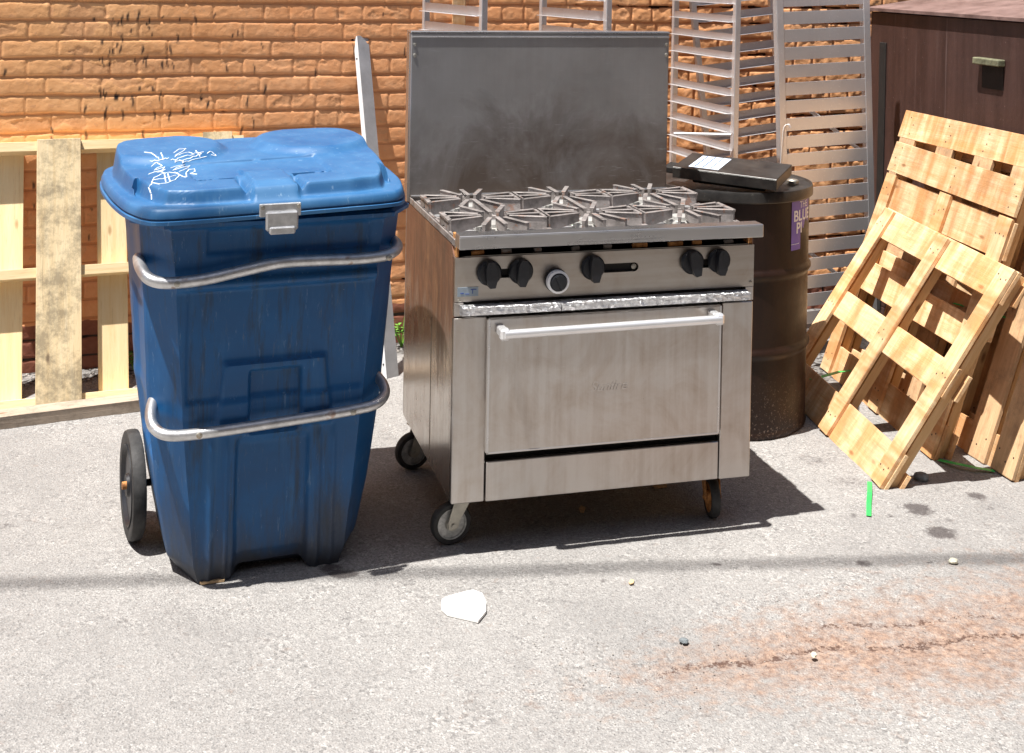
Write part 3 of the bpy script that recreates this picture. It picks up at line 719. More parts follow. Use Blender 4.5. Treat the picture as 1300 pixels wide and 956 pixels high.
# ------------------------------------------------------------------ blue cart
BY = R(21.5)
bin_ = thing('recycling_cart', 'large scuffed blue wheeled recycling cart with white scribbles on its lid', 'recycling bin', (-.633, 3.447, 0), BY)
def lerp(z, zs_, vs_): return np.interp(z, zs_, vs_)
def body_section(z):
    wf = lerp(z, [0, .05, .45, .86, 1.0], [.190, .205, .240, .27, .288]); ws = lerp(z, [0, .05, .20, .45, .86, 1.0], [.225, .262, .290, .320, .343, .355])
    yf = lerp(z, [0, .05, .45, .86, 1.0], [-.004, -.012, -.038, -.075, -.092]); yb = lerp(z, [0, .06, .45, 1.0], [.34, .40, .49, .61])
    return wf, ws, yf, yb
NV = 190; zsb = np.linspace(0, 1.0, NV)
rows = []
for z in zsb:
    wf, ws, yf, yb = body_section(z)
    P_ = []
    nf = 120
    P_ += [(-wf+2*wf*i/nf, yf, 'f') for i in range(nf+1)]
    c_ = [(wf+(ws-wf)*t, yf+.10*t, 'c') for t in np.linspace(.08, 1, 10)]
    P_ += c_
    P_ += [(ws, yf+.10+(yb-.05-yf-.10)*t, 's') for t in np.linspace(.04, 1, 26)]
    P_ += [(ws-.05*t, yb-.05+.05*t, 'k') for t in np.linspace(.2, 1, 5)]
    P_ += [(ws-.05-2*(ws-.05)*t, yb, 'b') for t in np.linspace(.05, 1, 20)]
    P_ += [(-ws+.05-.05*t, yb-.05*t, 'k') for t in np.linspace(.2, 1, 5)]
    P_ += [(-ws, yb-.05-(yb-.05-yf-.10)*t, 's') for t in np.linspace(.04, 1, 26)]
    P_ += [(-ws+(ws-wf)*t, yf+.10*(1-t), 'c') for t in np.linspace(.1, .92, 9)]
    rows.append(P_)
n_ = len(rows[0])
PX = np.array([[p[0] for p in r] for r in rows]); PY = np.array([[p[1] for p in r] for r in rows]); PT = np.array([[p[2] for p in r] for r in rows])
PZ = np.repeat(zsb[:, None], n_, 1)
front = (PT == 'f')
d = np.zeros_like(PX); e_ = .007
def rect(x0_, x1_, z0_, z1_, e=.007): return sst(x0_-e, x0_+e, PX)*(1-sst(x1_-e, x1_+e, PX))*sst(z0_-e, z0_+e, PZ)*(1-sst(z1_-e, z1_+e, PZ))
slope_l = -.205-.02*(PZ-.5); 
d += .012*rect(-.215, .215, .84, .91, .006)*0
d -= .010*rect(-.235, .24, .50, .80, .008)                       # big recessed field (negative = pushed in)
d += .014*rect(-.30, .30, .805, .83, .01)
d -= .009*rect(-.19, .245, .898, .962, .006)
tw = .135+.10*(.62-PZ)                                            # trapezoid arch
arch = (1-sst(tw-.008, tw+.008, np.abs(PX-.0)))*sst(.40, .42, PZ)*(1-sst(.592, .606, PZ))
inner = (1-sst(.062, .076, np.abs(PX)))*sst(.39, .41, PZ)*(1-sst(.565, .58, PZ))
d += .016*arch - .022*inner
low = 1-sst(.36, .41, PZ)
rib = (1-sst(.088, .106, np.abs(PX)))
d -= .020*rib*low
for xr in (-.125, -.165, .125, .165):
    d += .007*np.exp(-((PX-xr)/.007)**2)*low
d += .006*sst(.965, .975, PZ)
push = np.where(front, d, 0)
# lip and belt bands all round
belt = np.where(PZ > .96, .040*sst(.972, .978, PZ)*(1-.5*sst(.992, .996, PZ)), 0)+.004*np.exp(-((PZ-.46)/.02)**2)
cxn = PX/np.maximum(.2, np.abs(PX)+np.abs(PY-.25)); cyn = (PY-.25)/np.maximum(.2, np.abs(PX)+np.abs(PY-.25))
side_d = np.where(PT == 's', -.012*sst(.30, .33, PZ)*(1-sst(.72, .75, PZ))*sst(.07, .10, PY)*(1-sst(.36, .40, PY)), 0)
BX = PX+cxn*belt+np.sign(PX)*side_d; BYY = PY-push+cyn*belt
BX += .0012*(fbm(PX*9, PZ*9, 51)-.5)*3; BYY += .002*(fbm(PX*7, PZ*7, 52)-.5)*2*front
lift = np.where(np.abs(PX) < .2, .032*(1-sst(.075, .115, np.abs(PX))), 0)*(1-sst(0, .10, PZ))*(PY < .3)
BZ = PZ+lift
# small uneven drop of the rim
verts = np.stack([BX, BYY, BZ], -1).reshape(-1, 3)
fs = []
for i in range(NV-1):
    for k_ in range(n_): fs.append((i*n_+k_, i*n_+(k_+1) % n_, (i+1)*n_+(k_+1) % n_, (i+1)*n_+k_))
fs.append(tuple(reversed(range(n_))))
b = MB(); b.v = [tuple(v) for v in verts]; b.f = fs
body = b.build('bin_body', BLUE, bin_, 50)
sm_ = body.modifiers.new('thickness', 'SOLIDIFY'); sm_.thickness = .004; sm_.offset = -1
# lid
half = [(0, -.150), (.14, -.150), (.25, -.148), (.322, -.136), (.350, -.090), (.382, .03), (.402, .22), (.410, .42), (.402, .56), (.365, .635), (.29, .675), (.15, .690), (0, .692)]
outl = half+[(-x, y) for x, y in half[-2:0:-1]]
def chaikin(p, k=2):
    for _ in range(k):
        q = []
        for i in range(len(p)):
            a, c = p[i], p[(i+1) % len(p)]
            q += [(a[0]*.8+c[0]*.2, a[1]*.8+c[1]*.2), (a[0]*.2+c[0]*.8, a[1]*.2+c[1]*.8)]
        p = q
    return p
outl = np.array(chaikin(outl, 2)); outl[:, 0] -= .012
LSH = .020
def resample(p, n):
    q = np.vstack([p, p[:1]]); s_ = np.r_[0, np.cumsum(np.hypot(*np.diff(q, axis=0).T))]
    t = np.linspace(0, s_[-1], n, endpoint=False); return np.stack([np.interp(t, s_, q[:, 0]), np.interp(t, s_, q[:, 1])], -1)
ON = 420; outl = resample(outl, ON); ctr = np.array([0, .28])
def poly_dist(x, y):
    dm = np.full(x.shape, 9.)
    for i in range(0, ON, 2):
        a = outl[i]; c = outl[(i+2) % ON]; ab = c-a; t = np.clip(((x-a[0])*ab[0]+(y-a[1])*ab[1])/(ab@ab), 0, 1)
        dm = np.minimum(dm, np.hypot(x-a[0]-t*ab[0], y-a[1]-t*ab[1]))
    return dm
def lid_h(x, y, dd):
    base = 1.042+.010*x/.35                                         # slight sag to the left
    plate = base+.036+.022*sst(-.1, .65, y)
    xs_ = x+LSH; ax = np.abs(xs_)
    shelf = np.interp(y, [-.13, 0, .3, .7], [.044, .036, .028, .03])
    shelf = np.where((ax > .20) & (ax < .34) & (y < .12), shelf+.015*sst(.20, .27, ax), shelf)
    rise = sst(shelf, shelf+.016, dd)
    blk = (1-sst(.056, .064, ax))*(1-sst(.06, .10, y))
    rise = np.maximum(rise, blk*sst(.006, .040, dd))
    blk2 = (1-sst(.050, .056, ax))*(1-sst(.10, .20, y))*sst(.03, .08, dd)
    h = base+(plate-base)*rise
    # grooves beside the latch block, and the hand recesses behind the front ridge
    h = h+.010*blk2
    gro = np.exp(-((ax-.074)/.008)**2)*(1-sst(.00, .04, y))*rise
    h = h-.020*gro
    rec = sst(.075, .083, ax)*(1-sst(.175, .185, ax))*sst(.025, .035, y)*(1-sst(.066, .073, y))
    h = h-.030*rec*rise
    pan = np.maximum(1-sst(.185, .192, ax), 0)*sst(.06, .07, y)*(1-sst(.275, .281, y))
    h = h-.007*pan*rise
    dome = 1-sst(.155, .195, np.hypot((ax-.225), (y-.48)*.9))
    h = h+.020*dome*rise
    mid = np.exp(-((y-.47)/.10)**4)*(1-sst(.10, .17, ax)); h = h-.012*mid*0
    h = h-.016*(1-sst(0, .010, dd))**2
    h = h+.0015*(fbm(x*7, y*7, 61)-.5)*2
    return h
ts = np.concatenate([[1.0, .992, .984, .975, .962], np.linspace(.95, .55, 62), np.linspace(.54, .02, 36)])
LX = np.array([[ctr[0]+(p[0]-ctr[0])*t for p in outl] for t in ts]); LY = np.array([[ctr[1]+(p[1]-ctr[1])*t for p in outl] for t in ts])
DD = poly_dist(LX, LY); DD[0] = 0
LZ = lid_h(LX, LY, DD)
vs = [(ctr[0], ctr[1], float(lid_h(np.array([0.]), np.array([.28]), np.array([.3]))[0]))]
L_ = [np.stack([LX[i], LY[i], LZ[i]], -1) for i in range(len(ts))]
# skirt: double lip
sk = []
for off_, zz in ((.0, -.008), (-.005, -.010), (-.005, -.013), (.004, -.015), (.004, -.024), (-.006, -.026), (-.020, -.026)):
    p = L_[0].copy(); dirn = p[:, :2]-ctr; dirn /= np.linalg.norm(dirn, axis=1)[:, None]
    p[:, :2] += dirn*off_; p[:, 2] += zz; sk.append(p)
allr = sk[::-1]+L_
vv_ = np.concatenate(allr); nr = len(allr); fs = []
for i in range(nr-1):
    for k_ in range(ON): fs.append((i*ON+k_, i*ON+(k_+1) % ON, (i+1)*ON+(k_+1) % ON, (i+1)*ON+k_))
fs.append(tuple(range((nr-1)*ON, nr*ON)))
b = MB(); b.v = [tuple(v) for v in vv_]; b.f = fs
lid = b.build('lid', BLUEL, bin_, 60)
# scribble traced on the lid, in lid coordinates
def lid_z(x, y):
    X_, Y_ = np.array([x]), np.array([y]); return float(lid_h(X_, Y_, poly_dist(X_, Y_))[0])
bex = Vector((math.cos(BY), math.sin(BY), 0)); bey = Vector((-math.sin(BY), math.cos(BY), 0)); B0 = Vector((-.633, 3.447, 0))
def pix_on_lid(px, py):
    zz = np.linspace(1.20, 1.0, 201); g_ = [gpx(px, py, z) for z in zz]
    X_ = np.array([(Vector((a, b_, 0))-B0).dot(bex) for a, b_ in g_]); Y_ = np.array([(Vector((a, b_, 0))-B0).dot(bey) for a, b_ in g_])
    H = np.interp(0, [0], [0])+_lidgrid(X_, Y_); below = np.nonzero(zz <= H)[0]
    if len(below) == 0: return None
    i = below[0]; return Vector((X_[i], Y_[i], H[i]))
_gx = np.linspace(-.45, .45, 181); _gy = np.linspace(-.15, .72, 175); _GX, _GY = np.meshgrid(_gx, _gy)
_GH = lid_h(_GX, _GY, poly_dist(_GX, _GY))
def _lidgrid(x, y):
    ix = np.clip((x-_gx[0])/(_gx[1]-_gx[0]), 0, 179.99); iy = np.clip((y-_gy[0])/(_gy[1]-_gy[0]), 0, 173.99)
    i0 = ix.astype(int); j0 = iy.astype(int); a = ix-i0; c = iy-j0
    h = (_GH[j0, i0]*(1-a)+_GH[j0, i0+1]*a)*(1-c)+(_GH[j0+1, i0]*(1-a)+_GH[j0+1, i0+1]*a)*c
    return np.where((y > .69) | (np.abs(x) > .42), -1, h)
S = 4.0/1.0
strokes_c = [  # coordinates read off an enlarged view (x, y)
 [(470, 185), (520, 190), (560, 220), (575, 235)], [(590, 190), (600, 215), (605, 240)], [(510, 255), (560, 250), (610, 240), (645, 235)],
 [(680, 190), (720, 165), (770, 160), (745, 180), (700, 205), (690, 225), (730, 200), (790, 185), (830, 200), (780, 215), (720, 230), (700, 245)],
 [(720, 250), (780, 235), (840, 215), (880, 205), (850, 190)], [(840, 175), (870, 215)], [(830, 195), (895, 185)],
 [(660, 245), (700, 240), (690, 260), (750, 250), (745, 268), (810, 250), (870, 235), (915, 220)],
 [(920, 195), (950, 185), (980, 205), (985, 215), (950, 210)],
 [(520, 290), (560, 265), (600, 285), (560, 300), (540, 320), (590, 300), (620, 290), (600, 315), (560, 335), (620, 310)],
 [(500, 345), (540, 330), (580, 320), (620, 340)], [(660, 300), (700, 285), (760, 275), (700, 300), (670, 320), (740, 295), (800, 285), (760, 310), (720, 325)],
 [(775, 365), (770, 335), (790, 310), (830, 305), (835, 325), (800, 340), (850, 345)],
 [(525, 400), (540, 370), (590, 345), (650, 330), (710, 335), (720, 355), (690, 385), (640, 405), (580, 415), (530, 405)],
 [(530, 385), (600, 375), (660, 360), (700, 350)], [(615, 345), (625, 400)], [(640, 340), (655, 395)], [(690, 330), (720, 345), (745, 360), (770, 365)],
 [(525, 400), (520, 425), (500, 450), (510, 465), (520, 490)], [(520, 500), (523, 525)]]
b = MB()
for stk in strokes_c:
    pp = []
    for i in range(len(stk)-1):
        a, c = stk[i], stk[i+1]
        for t in (0, .34, .67): pp.append((a[0]+(c[0]-a[0])*t, a[1]+(c[1]-a[1])*t))
    pp.append(stk[-1])
    P3 = [q_+Vector((0, 0, .0004)) for q_ in (pix_on_lid(100+p[0]/5.652, 161+p[1]/5.652) for p in pp) if q_ is not None]
    P3 = [q_ for n0, q_ in enumerate(P3) if n0 == 0 or (q_-P3[n0-1]).length > 1e-4]
    if len(P3) > 2: b.tube(P3, .0016, 6)
b.build('scribble', CHALK, lid, 60)
# latch
b = MB(); b._box((-.072, -.170, 1.006), (.036, -.160, 1.040), .002, None); lt = b.build('latch', ZINC, bin_)
lt.data.materials[0] = GALVP
b = MB(); b._box((-.058, -.186, .972), (.026, -.171, 1.022), .005, None); b._box((-.050, -.193, .964), (.018, -.176, .984), .004, None); b.build('latch_hook', GALVP, lt)
for x in (-.064, .029):
    q = MB(); q.lathe([(.006, 0), (.005, .003), (.001, .004)], 12, Matrix.Translation((x, -.1705, 1.031)) @ Matrix.Rotation(R(90), 4, 'X')); q.build('rivet', ZINC, lt, 40)
# lifting bars
def smooth_path(p, n=8):
    p = [Vector(v) for v in p]; q = []
    for i in range(len(p)-1):
        a = p[max(i-1, 0)]; b0 = p[i]; c0 = p[i+1]; d0 = p[min(i+2, len(p)-1)]
        for j in range(n):
            t = j/n; q.append(.5*((2*b0)+(c0-a)*t+(2*a-5*b0+4*c0-d0)*t*t+(3*b0-a-3*c0+d0)*t**3))
    q.append(p[-1]); return q
ub = smooth_path([(-.350, .05, .872), (-.352, -.03, .866), (-.335, -.088, .848), (-.290, -.104, .838), (-.20, -.108, .842), (-.10, -.108, .858), (.0, -.108, .872), (.10, -.108, .871), (.20, -.108, .868), (.275, -.104, .870), (.315, -.080, .875), (.338, -.03, .88), (.345, .05, .88)])
MB().tube(ub, .0155, 16).build('upper_lift_bar', GALVP, bin_, 60)
lb = smooth_path([(-.305, .06, .490), (-.318, .01, .470), (-.315, -.035, .448), (-.285, -.068, .434), (-.22, -.074, .430), (-.1, -.076, .433), (0, -.076, .437), (.1, -.076, .441), (.2, -.074, .446), (.27, -.066, .452), (.308, -.03, .463), (.315, .01, .480), (.30, .06, .50)])
MB().tube(lb, .0145, 16).build('lower_lift_bar', GALVP, bin_, 60)
for x, y, z in ((-.27, -.118, .838), (.29, -.117, .867), (-.205, -.088, .431), (.205, -.088, .446)):
    q = MB(); q.lathe([(.008, 0), (.008, .004), (.003, .007)], 12, Matrix.Translation((x, y, z)) @ Matrix.Rotation(R(90), 4, 'X')); q.build('bolt', ZINC, bin_, 40)
# wheels and axle
WR = .152
b = MB(); b.tube([(-.335, .345, WR), (.335, .345, WR)], .010, 14); b.build('axle', BLK, bin_, 50)
for sx in (-1, 1):
    A = Matrix.Translation(((-.330 if sx < 0 else .300), .345, WR)) @ Matrix.Rotation(R(90), 4, 'Y') @ Matrix.Rotation(R(2.5*sx), 4, 'X')
    t_ = MB(); t_.lathe([(.112, -.015), (.140, -.020), (.149, -.017), (WR, -.010), (WR, .010), (.149, .017), (.140, .020), (.112, .015)], 60, A, close=False)
    for k_ in (-.007, .0, .007):
        pass
    wh = t_.build('wheel', RUBR, bin_, 40)
    r_ = MB(); r_.lathe([(0, -.012), (.030, -.020), (.034, -.012), (.105, -.008), (.113, -.019), (.113, .019), (.105, .008), (.034, .012), (.030, .020), (0, .012)], 48, A, close=False); r_.build('wheel_disc', KNB, wh, 40)
    h_ = MB(); h_.tube([A @ Vector((0, 0, -.030)), A @ Vector((0, 0, .030))], .011, 14); h_.build('axle_cap', RUST, wh, 40)

# ------------------------------------------------------------------ drum
DX, DY = .835, 4.755
drum = thing('steel_drum', 'tall dark brown rusty steel drum beside the stove with a torn purple label', 'drum', (DX, DY, 0))
prof = [(0, .0), (.280, .0), (.286, .004), (.288, .012), (.284, .022)]
def seg(z0, z1, r=.284, n=4): return [(r, z0+(z1-z0)*i/n) for i in range(n+1)]
def hoop(z): return [(.284, z-.022), (.288, z-.014), (.2945, z-.004), (.2945, z+.004), (.288, z+.014), (.284, z+.022)]
prof += seg(.03, .28)+hoop(.305)+seg(.33, .56)+hoop(.585)+seg(.61, .80)+[(.284, .845)]
b = MB(); b.lathe(prof, 96, None, close=False); b.build('drum_shell', DRUM, drum, 50)
b = MB(); b.lathe([(.284, .842), (.293, .842), (.2965, .846), (.2965, .874), (.294, .881), (.288, .882), (.284, .876), (.0, .875)], 96, None, close=False); b.build('drum_lid', LIDB, drum, 40)
# label on a curved patch facing the camera's right
LA = math.atan2(-4.755, -.835)+R(62)
def lab_pt(s_, z, off_): a = LA+s_/.284; return Vector(((.284+off_)*math.cos(a), (.284+off_)*math.sin(a), z))
nu, nz = 26, 34; vs = []; keep = {}
z0_, z1_ = .665, .842; hwid = .068
vsL = []; fsL = []
for j in range(nz+1):
    for i in range(nu+1):
        vsL.append(lab_pt(-hwid+2*hwid*i/nu, z0_+(z1_-z0_)*j/nz, .0015))
for j in range(nz):
    for i in range(nu):
        s_ = (i+.5)/nu; t_ = (j+.5)/nz
        tear = .20+.30*s_+.06*math.sin(s_*19)
        if s_ > .42 and t_ < tear+.10: continue
        fsL.append((j*(nu+1)+i, j*(nu+1)+i+1, (j+1)*(nu+1)+i+1, (j+1)*(nu+1)+i))
lab = MB().add(vsL, fsL).build('label', PURP, drum, 60)
def curved_text(s, size, sc, zc, off_=.0028, bold=.0):
    o = text_mesh('label_lettering', s, size, WHT, lab, Matrix.Identity(4), .0002, 0, bold)
    bm = bmesh.new(); bm.from_mesh(o.data); bmesh.ops.triangulate(bm, faces=bm.faces)
    bmesh.ops.subdivide_edges(bm, edges=[e for e in bm.edges if e.calc_length() > .01], cuts=2)
    for v in bm.verts: v.co = lab_pt(sc+v.co.x, zc+v.co.y, off_+v.co.z)
    bm.to_mesh(o.data); bm.free()
curved_text('THE', .034, .01, .824)
curved_text('BLUE', .054, .002, .785, bold=.0012)
curved_text('PI', .054, -.022, .741, bold=.0012)
b = MB()
for i in range(5): 
    pp = [lab_pt(-.068+.01*i, .687, .0022), lab_pt(-.068+.01*i+.007, .687, .0022)]; b.tube(pp, .0014, 6)
b.build('label_small_print', WHT, lab)
# bung with bright ring
b = MB(); b.lathe([(.022, .880), (.022, .890), (.018, .894), (0, .894)], 24, Matrix.Translation((.215, -.055, 0)), close=False); b.build('bung', ZINC, drum, 40)
# flat black tray on the drum
pA, pB, pC = Vector((.592, 4.592, .950)), Vector((.936, 4.437, .935)), Vector((.672, 4.826, .970))
tx_ = (pB-pA); ty_ = (pC-pA)
tm = frame(pA, tx_, ty_); TL = tx_.length; TW = ty_.length
tray = thing('steel_tray', 'flat black upturned steel tray with a striped sticker, lying on the drum', 'tray', (0, 0, 0))
tray.matrix_world = tm
b = MB(); b._box((0, 0, -.003), (TL, TW, .0), .001, None); b._box((0, 0, -.040), (TL, .003, -.003), .001, None); b._box((0, TW-.003, -.040), (TL, TW, -.003), .001, None); b._box((0, .003, -.040), (.003, TW-.003, -.003), .001, None); b._box((TL-.003, .003, -.040), (TL, TW-.003, -.003), .001, None)
b.build('tray_pan', LIDB, tray)
b = MB(); b._box((.06, .05, -.062), (TL-.05, TW-.04, -.041), .004, None); b.build('tray_base', BLK, tray)
b = MB(); b._box((-.045, .03, -.034), (-.001, .11, -.010), .004, None); b.build('tray_hinge', BLK, tray)
b = MB(); b._box((.050, .030, .0003), (.160, .215, .0012), .0002, None); stk_ = b.build('sticker', LBLUE, tray)
b = MB()
for i, (x0s, x1s) in enumerate(((.068, .073), (.098, .103), (.128, .132))): b._box((x0s, .035, .0013), (x1s, .21, .0018), .0001, None)
rr_ = random.Random(3)
for x0s in (.054, .080, .108, .140):
    y = .04
    while y < .20:
        l_ = rr_.uniform(.006, .018); b._box((x0s+rr_.uniform(0, .004), y, .0013), (x0s+.009, y+l_*.4, .0017), .0001, None); y += l_+.006
b.build('sticker_print', DBLUE, stk_)

# ------------------------------------------------------------------ racks
def rack_side(root, pbl, pbr, height, tiltx, lean, pitch, web, post=.025, zfirst=.12, flange=True, x_over=0, fl=.026):
    """two posts and evenly spaced angle slides; tiltx = sideways drift per metre, lean = backward drift per metre"""
    pbl, pbr = Vector(pbl), Vector(pbr); dx = (pbr-pbl).normalized(); L = (pbr-pbl).length; nn = Vector((dx.y, -dx.x, 0))
    upv = Vector((0, 0, 1))+dx*tiltx-nn*lean; k_ = upv.length; upn = upv/k_
    dxp = (dx-upn*dx.dot(upn)).normalized(); dep_ = dxp.cross(upn)      # towards viewer or away
    m = Matrix(((dxp.x, -dep_.x, upn.x, pbl.x), (dxp.y, -dep_.y, upn.y, pbl.y), (dxp.z, -dep_.z, upn.z, pbl.z), (0, 0, 0, 1)))
    H_ = height*k_
    for x in (0, L-post):
        q = MB(); q._box((x, 0, 0), (x+post, post, H_), .002, m); q.build('post', GALV, root)
    z = zfirst
    first = None
    while z < H_-.02:
        if first is None:
            q = MB(); q._box((-x_over, .0015, 0), (L-post+.001, .0035, web), .0005, None)
            if flange: q._box((post, -fl, -.0004), (L-post-.001, .0014, .0012), .0005, None)
            first = q.build('slide', GALV, root, matrix=m @ Matrix.Translation((0, 0, z)))
        else:
            c = first.copy(); COL.objects.link(c); c.parent = root; c.matrix_basis = m @ Matrix.Translation((0, 0, z))
        z += pitch
    return m, L, H_
# rack 1 behind the backguard: two sides and tie bars
r1 = thing('pan_rack', 'open aluminium pan rack standing behind the stove backguard', 'rack', (0, 0, 0), 0, 'aluminium rack pieces by the wall')
rack_side(r1, (-.372, 5.30, 0), (-.112, 4.80, 0), 1.82, 0, 0, .0762, .036, zfirst=.10)
rack_side(r1, (.118, 5.46, 0), (.372, 4.98, 0), 1.82, 0, 0, .0762, .036, zfirst=.085)
b = MB()
for z in (.06, 1.80):
    b.tube([(-.365, 5.30, z), (.125, 5.46, z)], .010, 8); b.tube([(-.118, 4.815, z), (.370, 4.995, z)], .010, 8)
b.build('tie_bar', GALV, r1, 40)
r2 = thing('rack_frame', 'narrow aluminium rack side with thin slides, left of the wide slatted one', 'rack', (0, 0, 0), 0, 'aluminium rack pieces by the wall')
rack_side(r2, (.730, 5.80, 0), (.926, 5.26, 0), 1.80, 0, 0, .0762, .028, zfirst=.075)
b = MB(); b.tube([(.70, 5.40, .965), (.915, 5.24, .985)], .006, 8); b.build('brace_rod', GREYP, r2, 40)
r3 = thing('rack_frame', 'tilted aluminium rack side with bluish angle slides leaning on the brick wall', 'rack', (0, 0, 0), 0, 'aluminium rack pieces by the wall')
rack_side(r3, (.985, 5.72, 0), (1.39, 5.87, 0), 1.80, -.105, .05, .0762, .034, zfirst=.06, flange=True, fl=.05)
r4 = thing('rack_frame', 'wide slatted aluminium rack side with speckled right post beside the dumpster', 'rack', (0, 0, 0), 0, 'aluminium rack pieces by the wall')
m4, L4, H4 = rack_side(r4, (1.205, 5.46, 0), (1.648, 5.61, 0), 1.80, -.040, .02, .0765, .055, post=.034, zfirst=.055, flange=False)
for z_, w_ in ((1.07, .86), (.45, .23)): MB().tube([(1.30, 5.62, z_), (1.58, 5.70, w_)], .009, 8).build('cross_brace', GREYP, r4, 40)
# stick behind rack 1, small bracket by the drum
o = board('timber_batten', (-.245, 5.615, 0), (-.262, 5.63, 1.8), wt, .058, .02, PLY); tag(o, 'tan wooden batten upright against the wall, seen through the rack top', 'batten')
b = MB(); sp0 = smooth_path([(1.060, 5.20, .0), (1.095, 5.20, .60), (1.115, 5.20, .95), (1.122, 5.205, 1.02), (1.138, 5.21, 1.035), (1.150, 5.22, 1.02)], 6)
vs = []; 
for p in sp0: vs += [p, p+Vector((.012, .020, 0)), p+Vector((.011, .021, .001)), p+Vector((-.001, .001, .001))]
n4 = len(sp0); fs = [(i*4+k_, i*4+(k_+1) % 4, (i+1)*4+(k_+1) % 4, (i+1)*4+k_) for i in range(n4-1) for k_ in range(4)]
b.add(vs, fs); o = b.build('metal_strip', GREYP); tag(o, 'bent white metal strip behind the drum, ending in a hook', 'metal strip')

# leaning angle profile
q0, q1 = Vector((-.470, 5.085, 0)), Vector((-.662, 5.500, 1.352))
ax_ = (q1-q0).normalized(); fr = frame(q0, ax_, (.75, .66, 0))
b = MB(); b._box((0, 0, 0), ((q1-q0).length, .055, .003), .0008, fr); 
b.v = []; b.f = []
Lz = (q1-q0).length
b.prism([(0, 0), (Lz, 0), (Lz, .046), (Lz-.01, .054), (0, .054)], 0, .003, fr)
b._box((.001, -.003, 0), (Lz-.001, .0, .030), .0006, fr)
o = thing('angle_profile', 'long grey metal angle, sunlit face coloured white, leaning on the wall left of the stove', 'metal angle')
b.build('profile', GREYS, o)
b = MB(); b._box((.002, -.0045, .001), (Lz-.002, -.0035, .029), .0003, fr); b.build('sunlit_face', GREYP, o)  # sunlit flange: its brightness painted as a white skin over the grey
b = MB()
for t in (.04, .5, .93): b.tube([fr @ Vector((Lz*t, -.0036, .015)), fr @ Vector((Lz*t, -.0062, .015))], .004, 10)
b.build('screw_hole', BLK, o)

# ------------------------------------------------------------------ dumpster
df = Vector((.246, -.969, 0)); dn = Vector((.969, .246, 0))     # along the long face, into the box
d0 = Vector((1.700, 6.02, 0))
dm = frame(d0, df, dn)                                           # x along face, y into box
dump = thing('dumpster', 'big maroon steel dumpster with streaked paint at the right edge', 'dumpster', (0, 0, 0))
dump.matrix_world = dm
def dbox(x0_, y0_, z0_, x1_, y1_, z1_, c=.004):
    # dm has z pointing down when df x dn = -z; handle sign
    sg = -1 if dm.to_3x3().col[2].z < 0 else 1
    return (x0_, y0_, sg*z0_), (x1_, y1_, sg*z1_), c
sgz = -1 if dm.to_3x3().col[2].z < 0 else 1
def db(mb_, x0_, y0_, z0_, x1_, y1_, z1_, c=.004):
    za, zb_ = sorted((sgz*z0_, sgz*z1_)); return mb_._box((x0_, y0_, za), (x1_, y1_, zb_), c, None)
b = MB(); db(b, 0, 0, .12, 3.0, .012, 1.480, .003); db(b, 0, .012, .12, .012, 1.4, 1.480, .003); db(b, 2.988, .012, .12, 3.0, 1.4, 1.480, .003); db(b, 0, 1.388, .12, 3.0, 1.40, 1.60, .003); db(b, .012, .012, .12, 2.988, 1.388, .132, .003)
db(b, 0, -.0, .05, 3.0, .10, .119, .004); db(b, 0, 1.3, .05, 3.0, 1.4, .119, .004)
b.build('dumpster_body', DUMP, dump)
b = MB(); db(b, .60, -.035, 1.000, 2.98, -.001, 1.035, .006); b.build('side_rib', DUMP, dump)
b = MB(); db(b, 1.72, -.03, .12, 1.80, -.001, .98, .004); b.build('upright_stiffener', DUMP, dump)
b = MB(); db(b, .09, -.006, .1, .145, -.001, 1.34, .002); b.build('slot_shade_strip', BLK, dump)  # black strip on the face, painting the shade of an open slot
b = MB()
za = sgz*1.449
lidm = Matrix(((1, 0, 0, 0), (0, 0, 0, 0), (0, 0, 0, 0), (0, 0, 0, 1)))
vs = [(-.02, -.02, sgz*1.484), (3.02, -.02, sgz*1.484), (3.02, 1.42, sgz*1.70), (-.02, 1.42, sgz*1.70), (-.02, -.02, sgz*1.498), (3.02, -.02, sgz*1.498), (3.02, 1.42, sgz*1.72), (-.02, 1.42, sgz*1.72)]
b.add(vs, [(0, 1, 2, 3), (4, 5, 6, 7), (0, 1, 5, 4), (1, 2, 6, 5), (2, 3, 7, 6), (3, 0, 4, 7)]); b.build('dumpster_lid', DUMPL, dump)
b = MB(); db(b, .86, -.038, 1.300, 1.03, -.001, 1.328, .004); pk = b.build('pocket_bracket', MOSS, dump)
b = MB(); db(b, .88, -.004, 1.205, 1.02, -.001, 1.298, .001); b.build('pocket_shade_plate', BLK, pk)  # black plate laid on the face for the dark inside the pocket

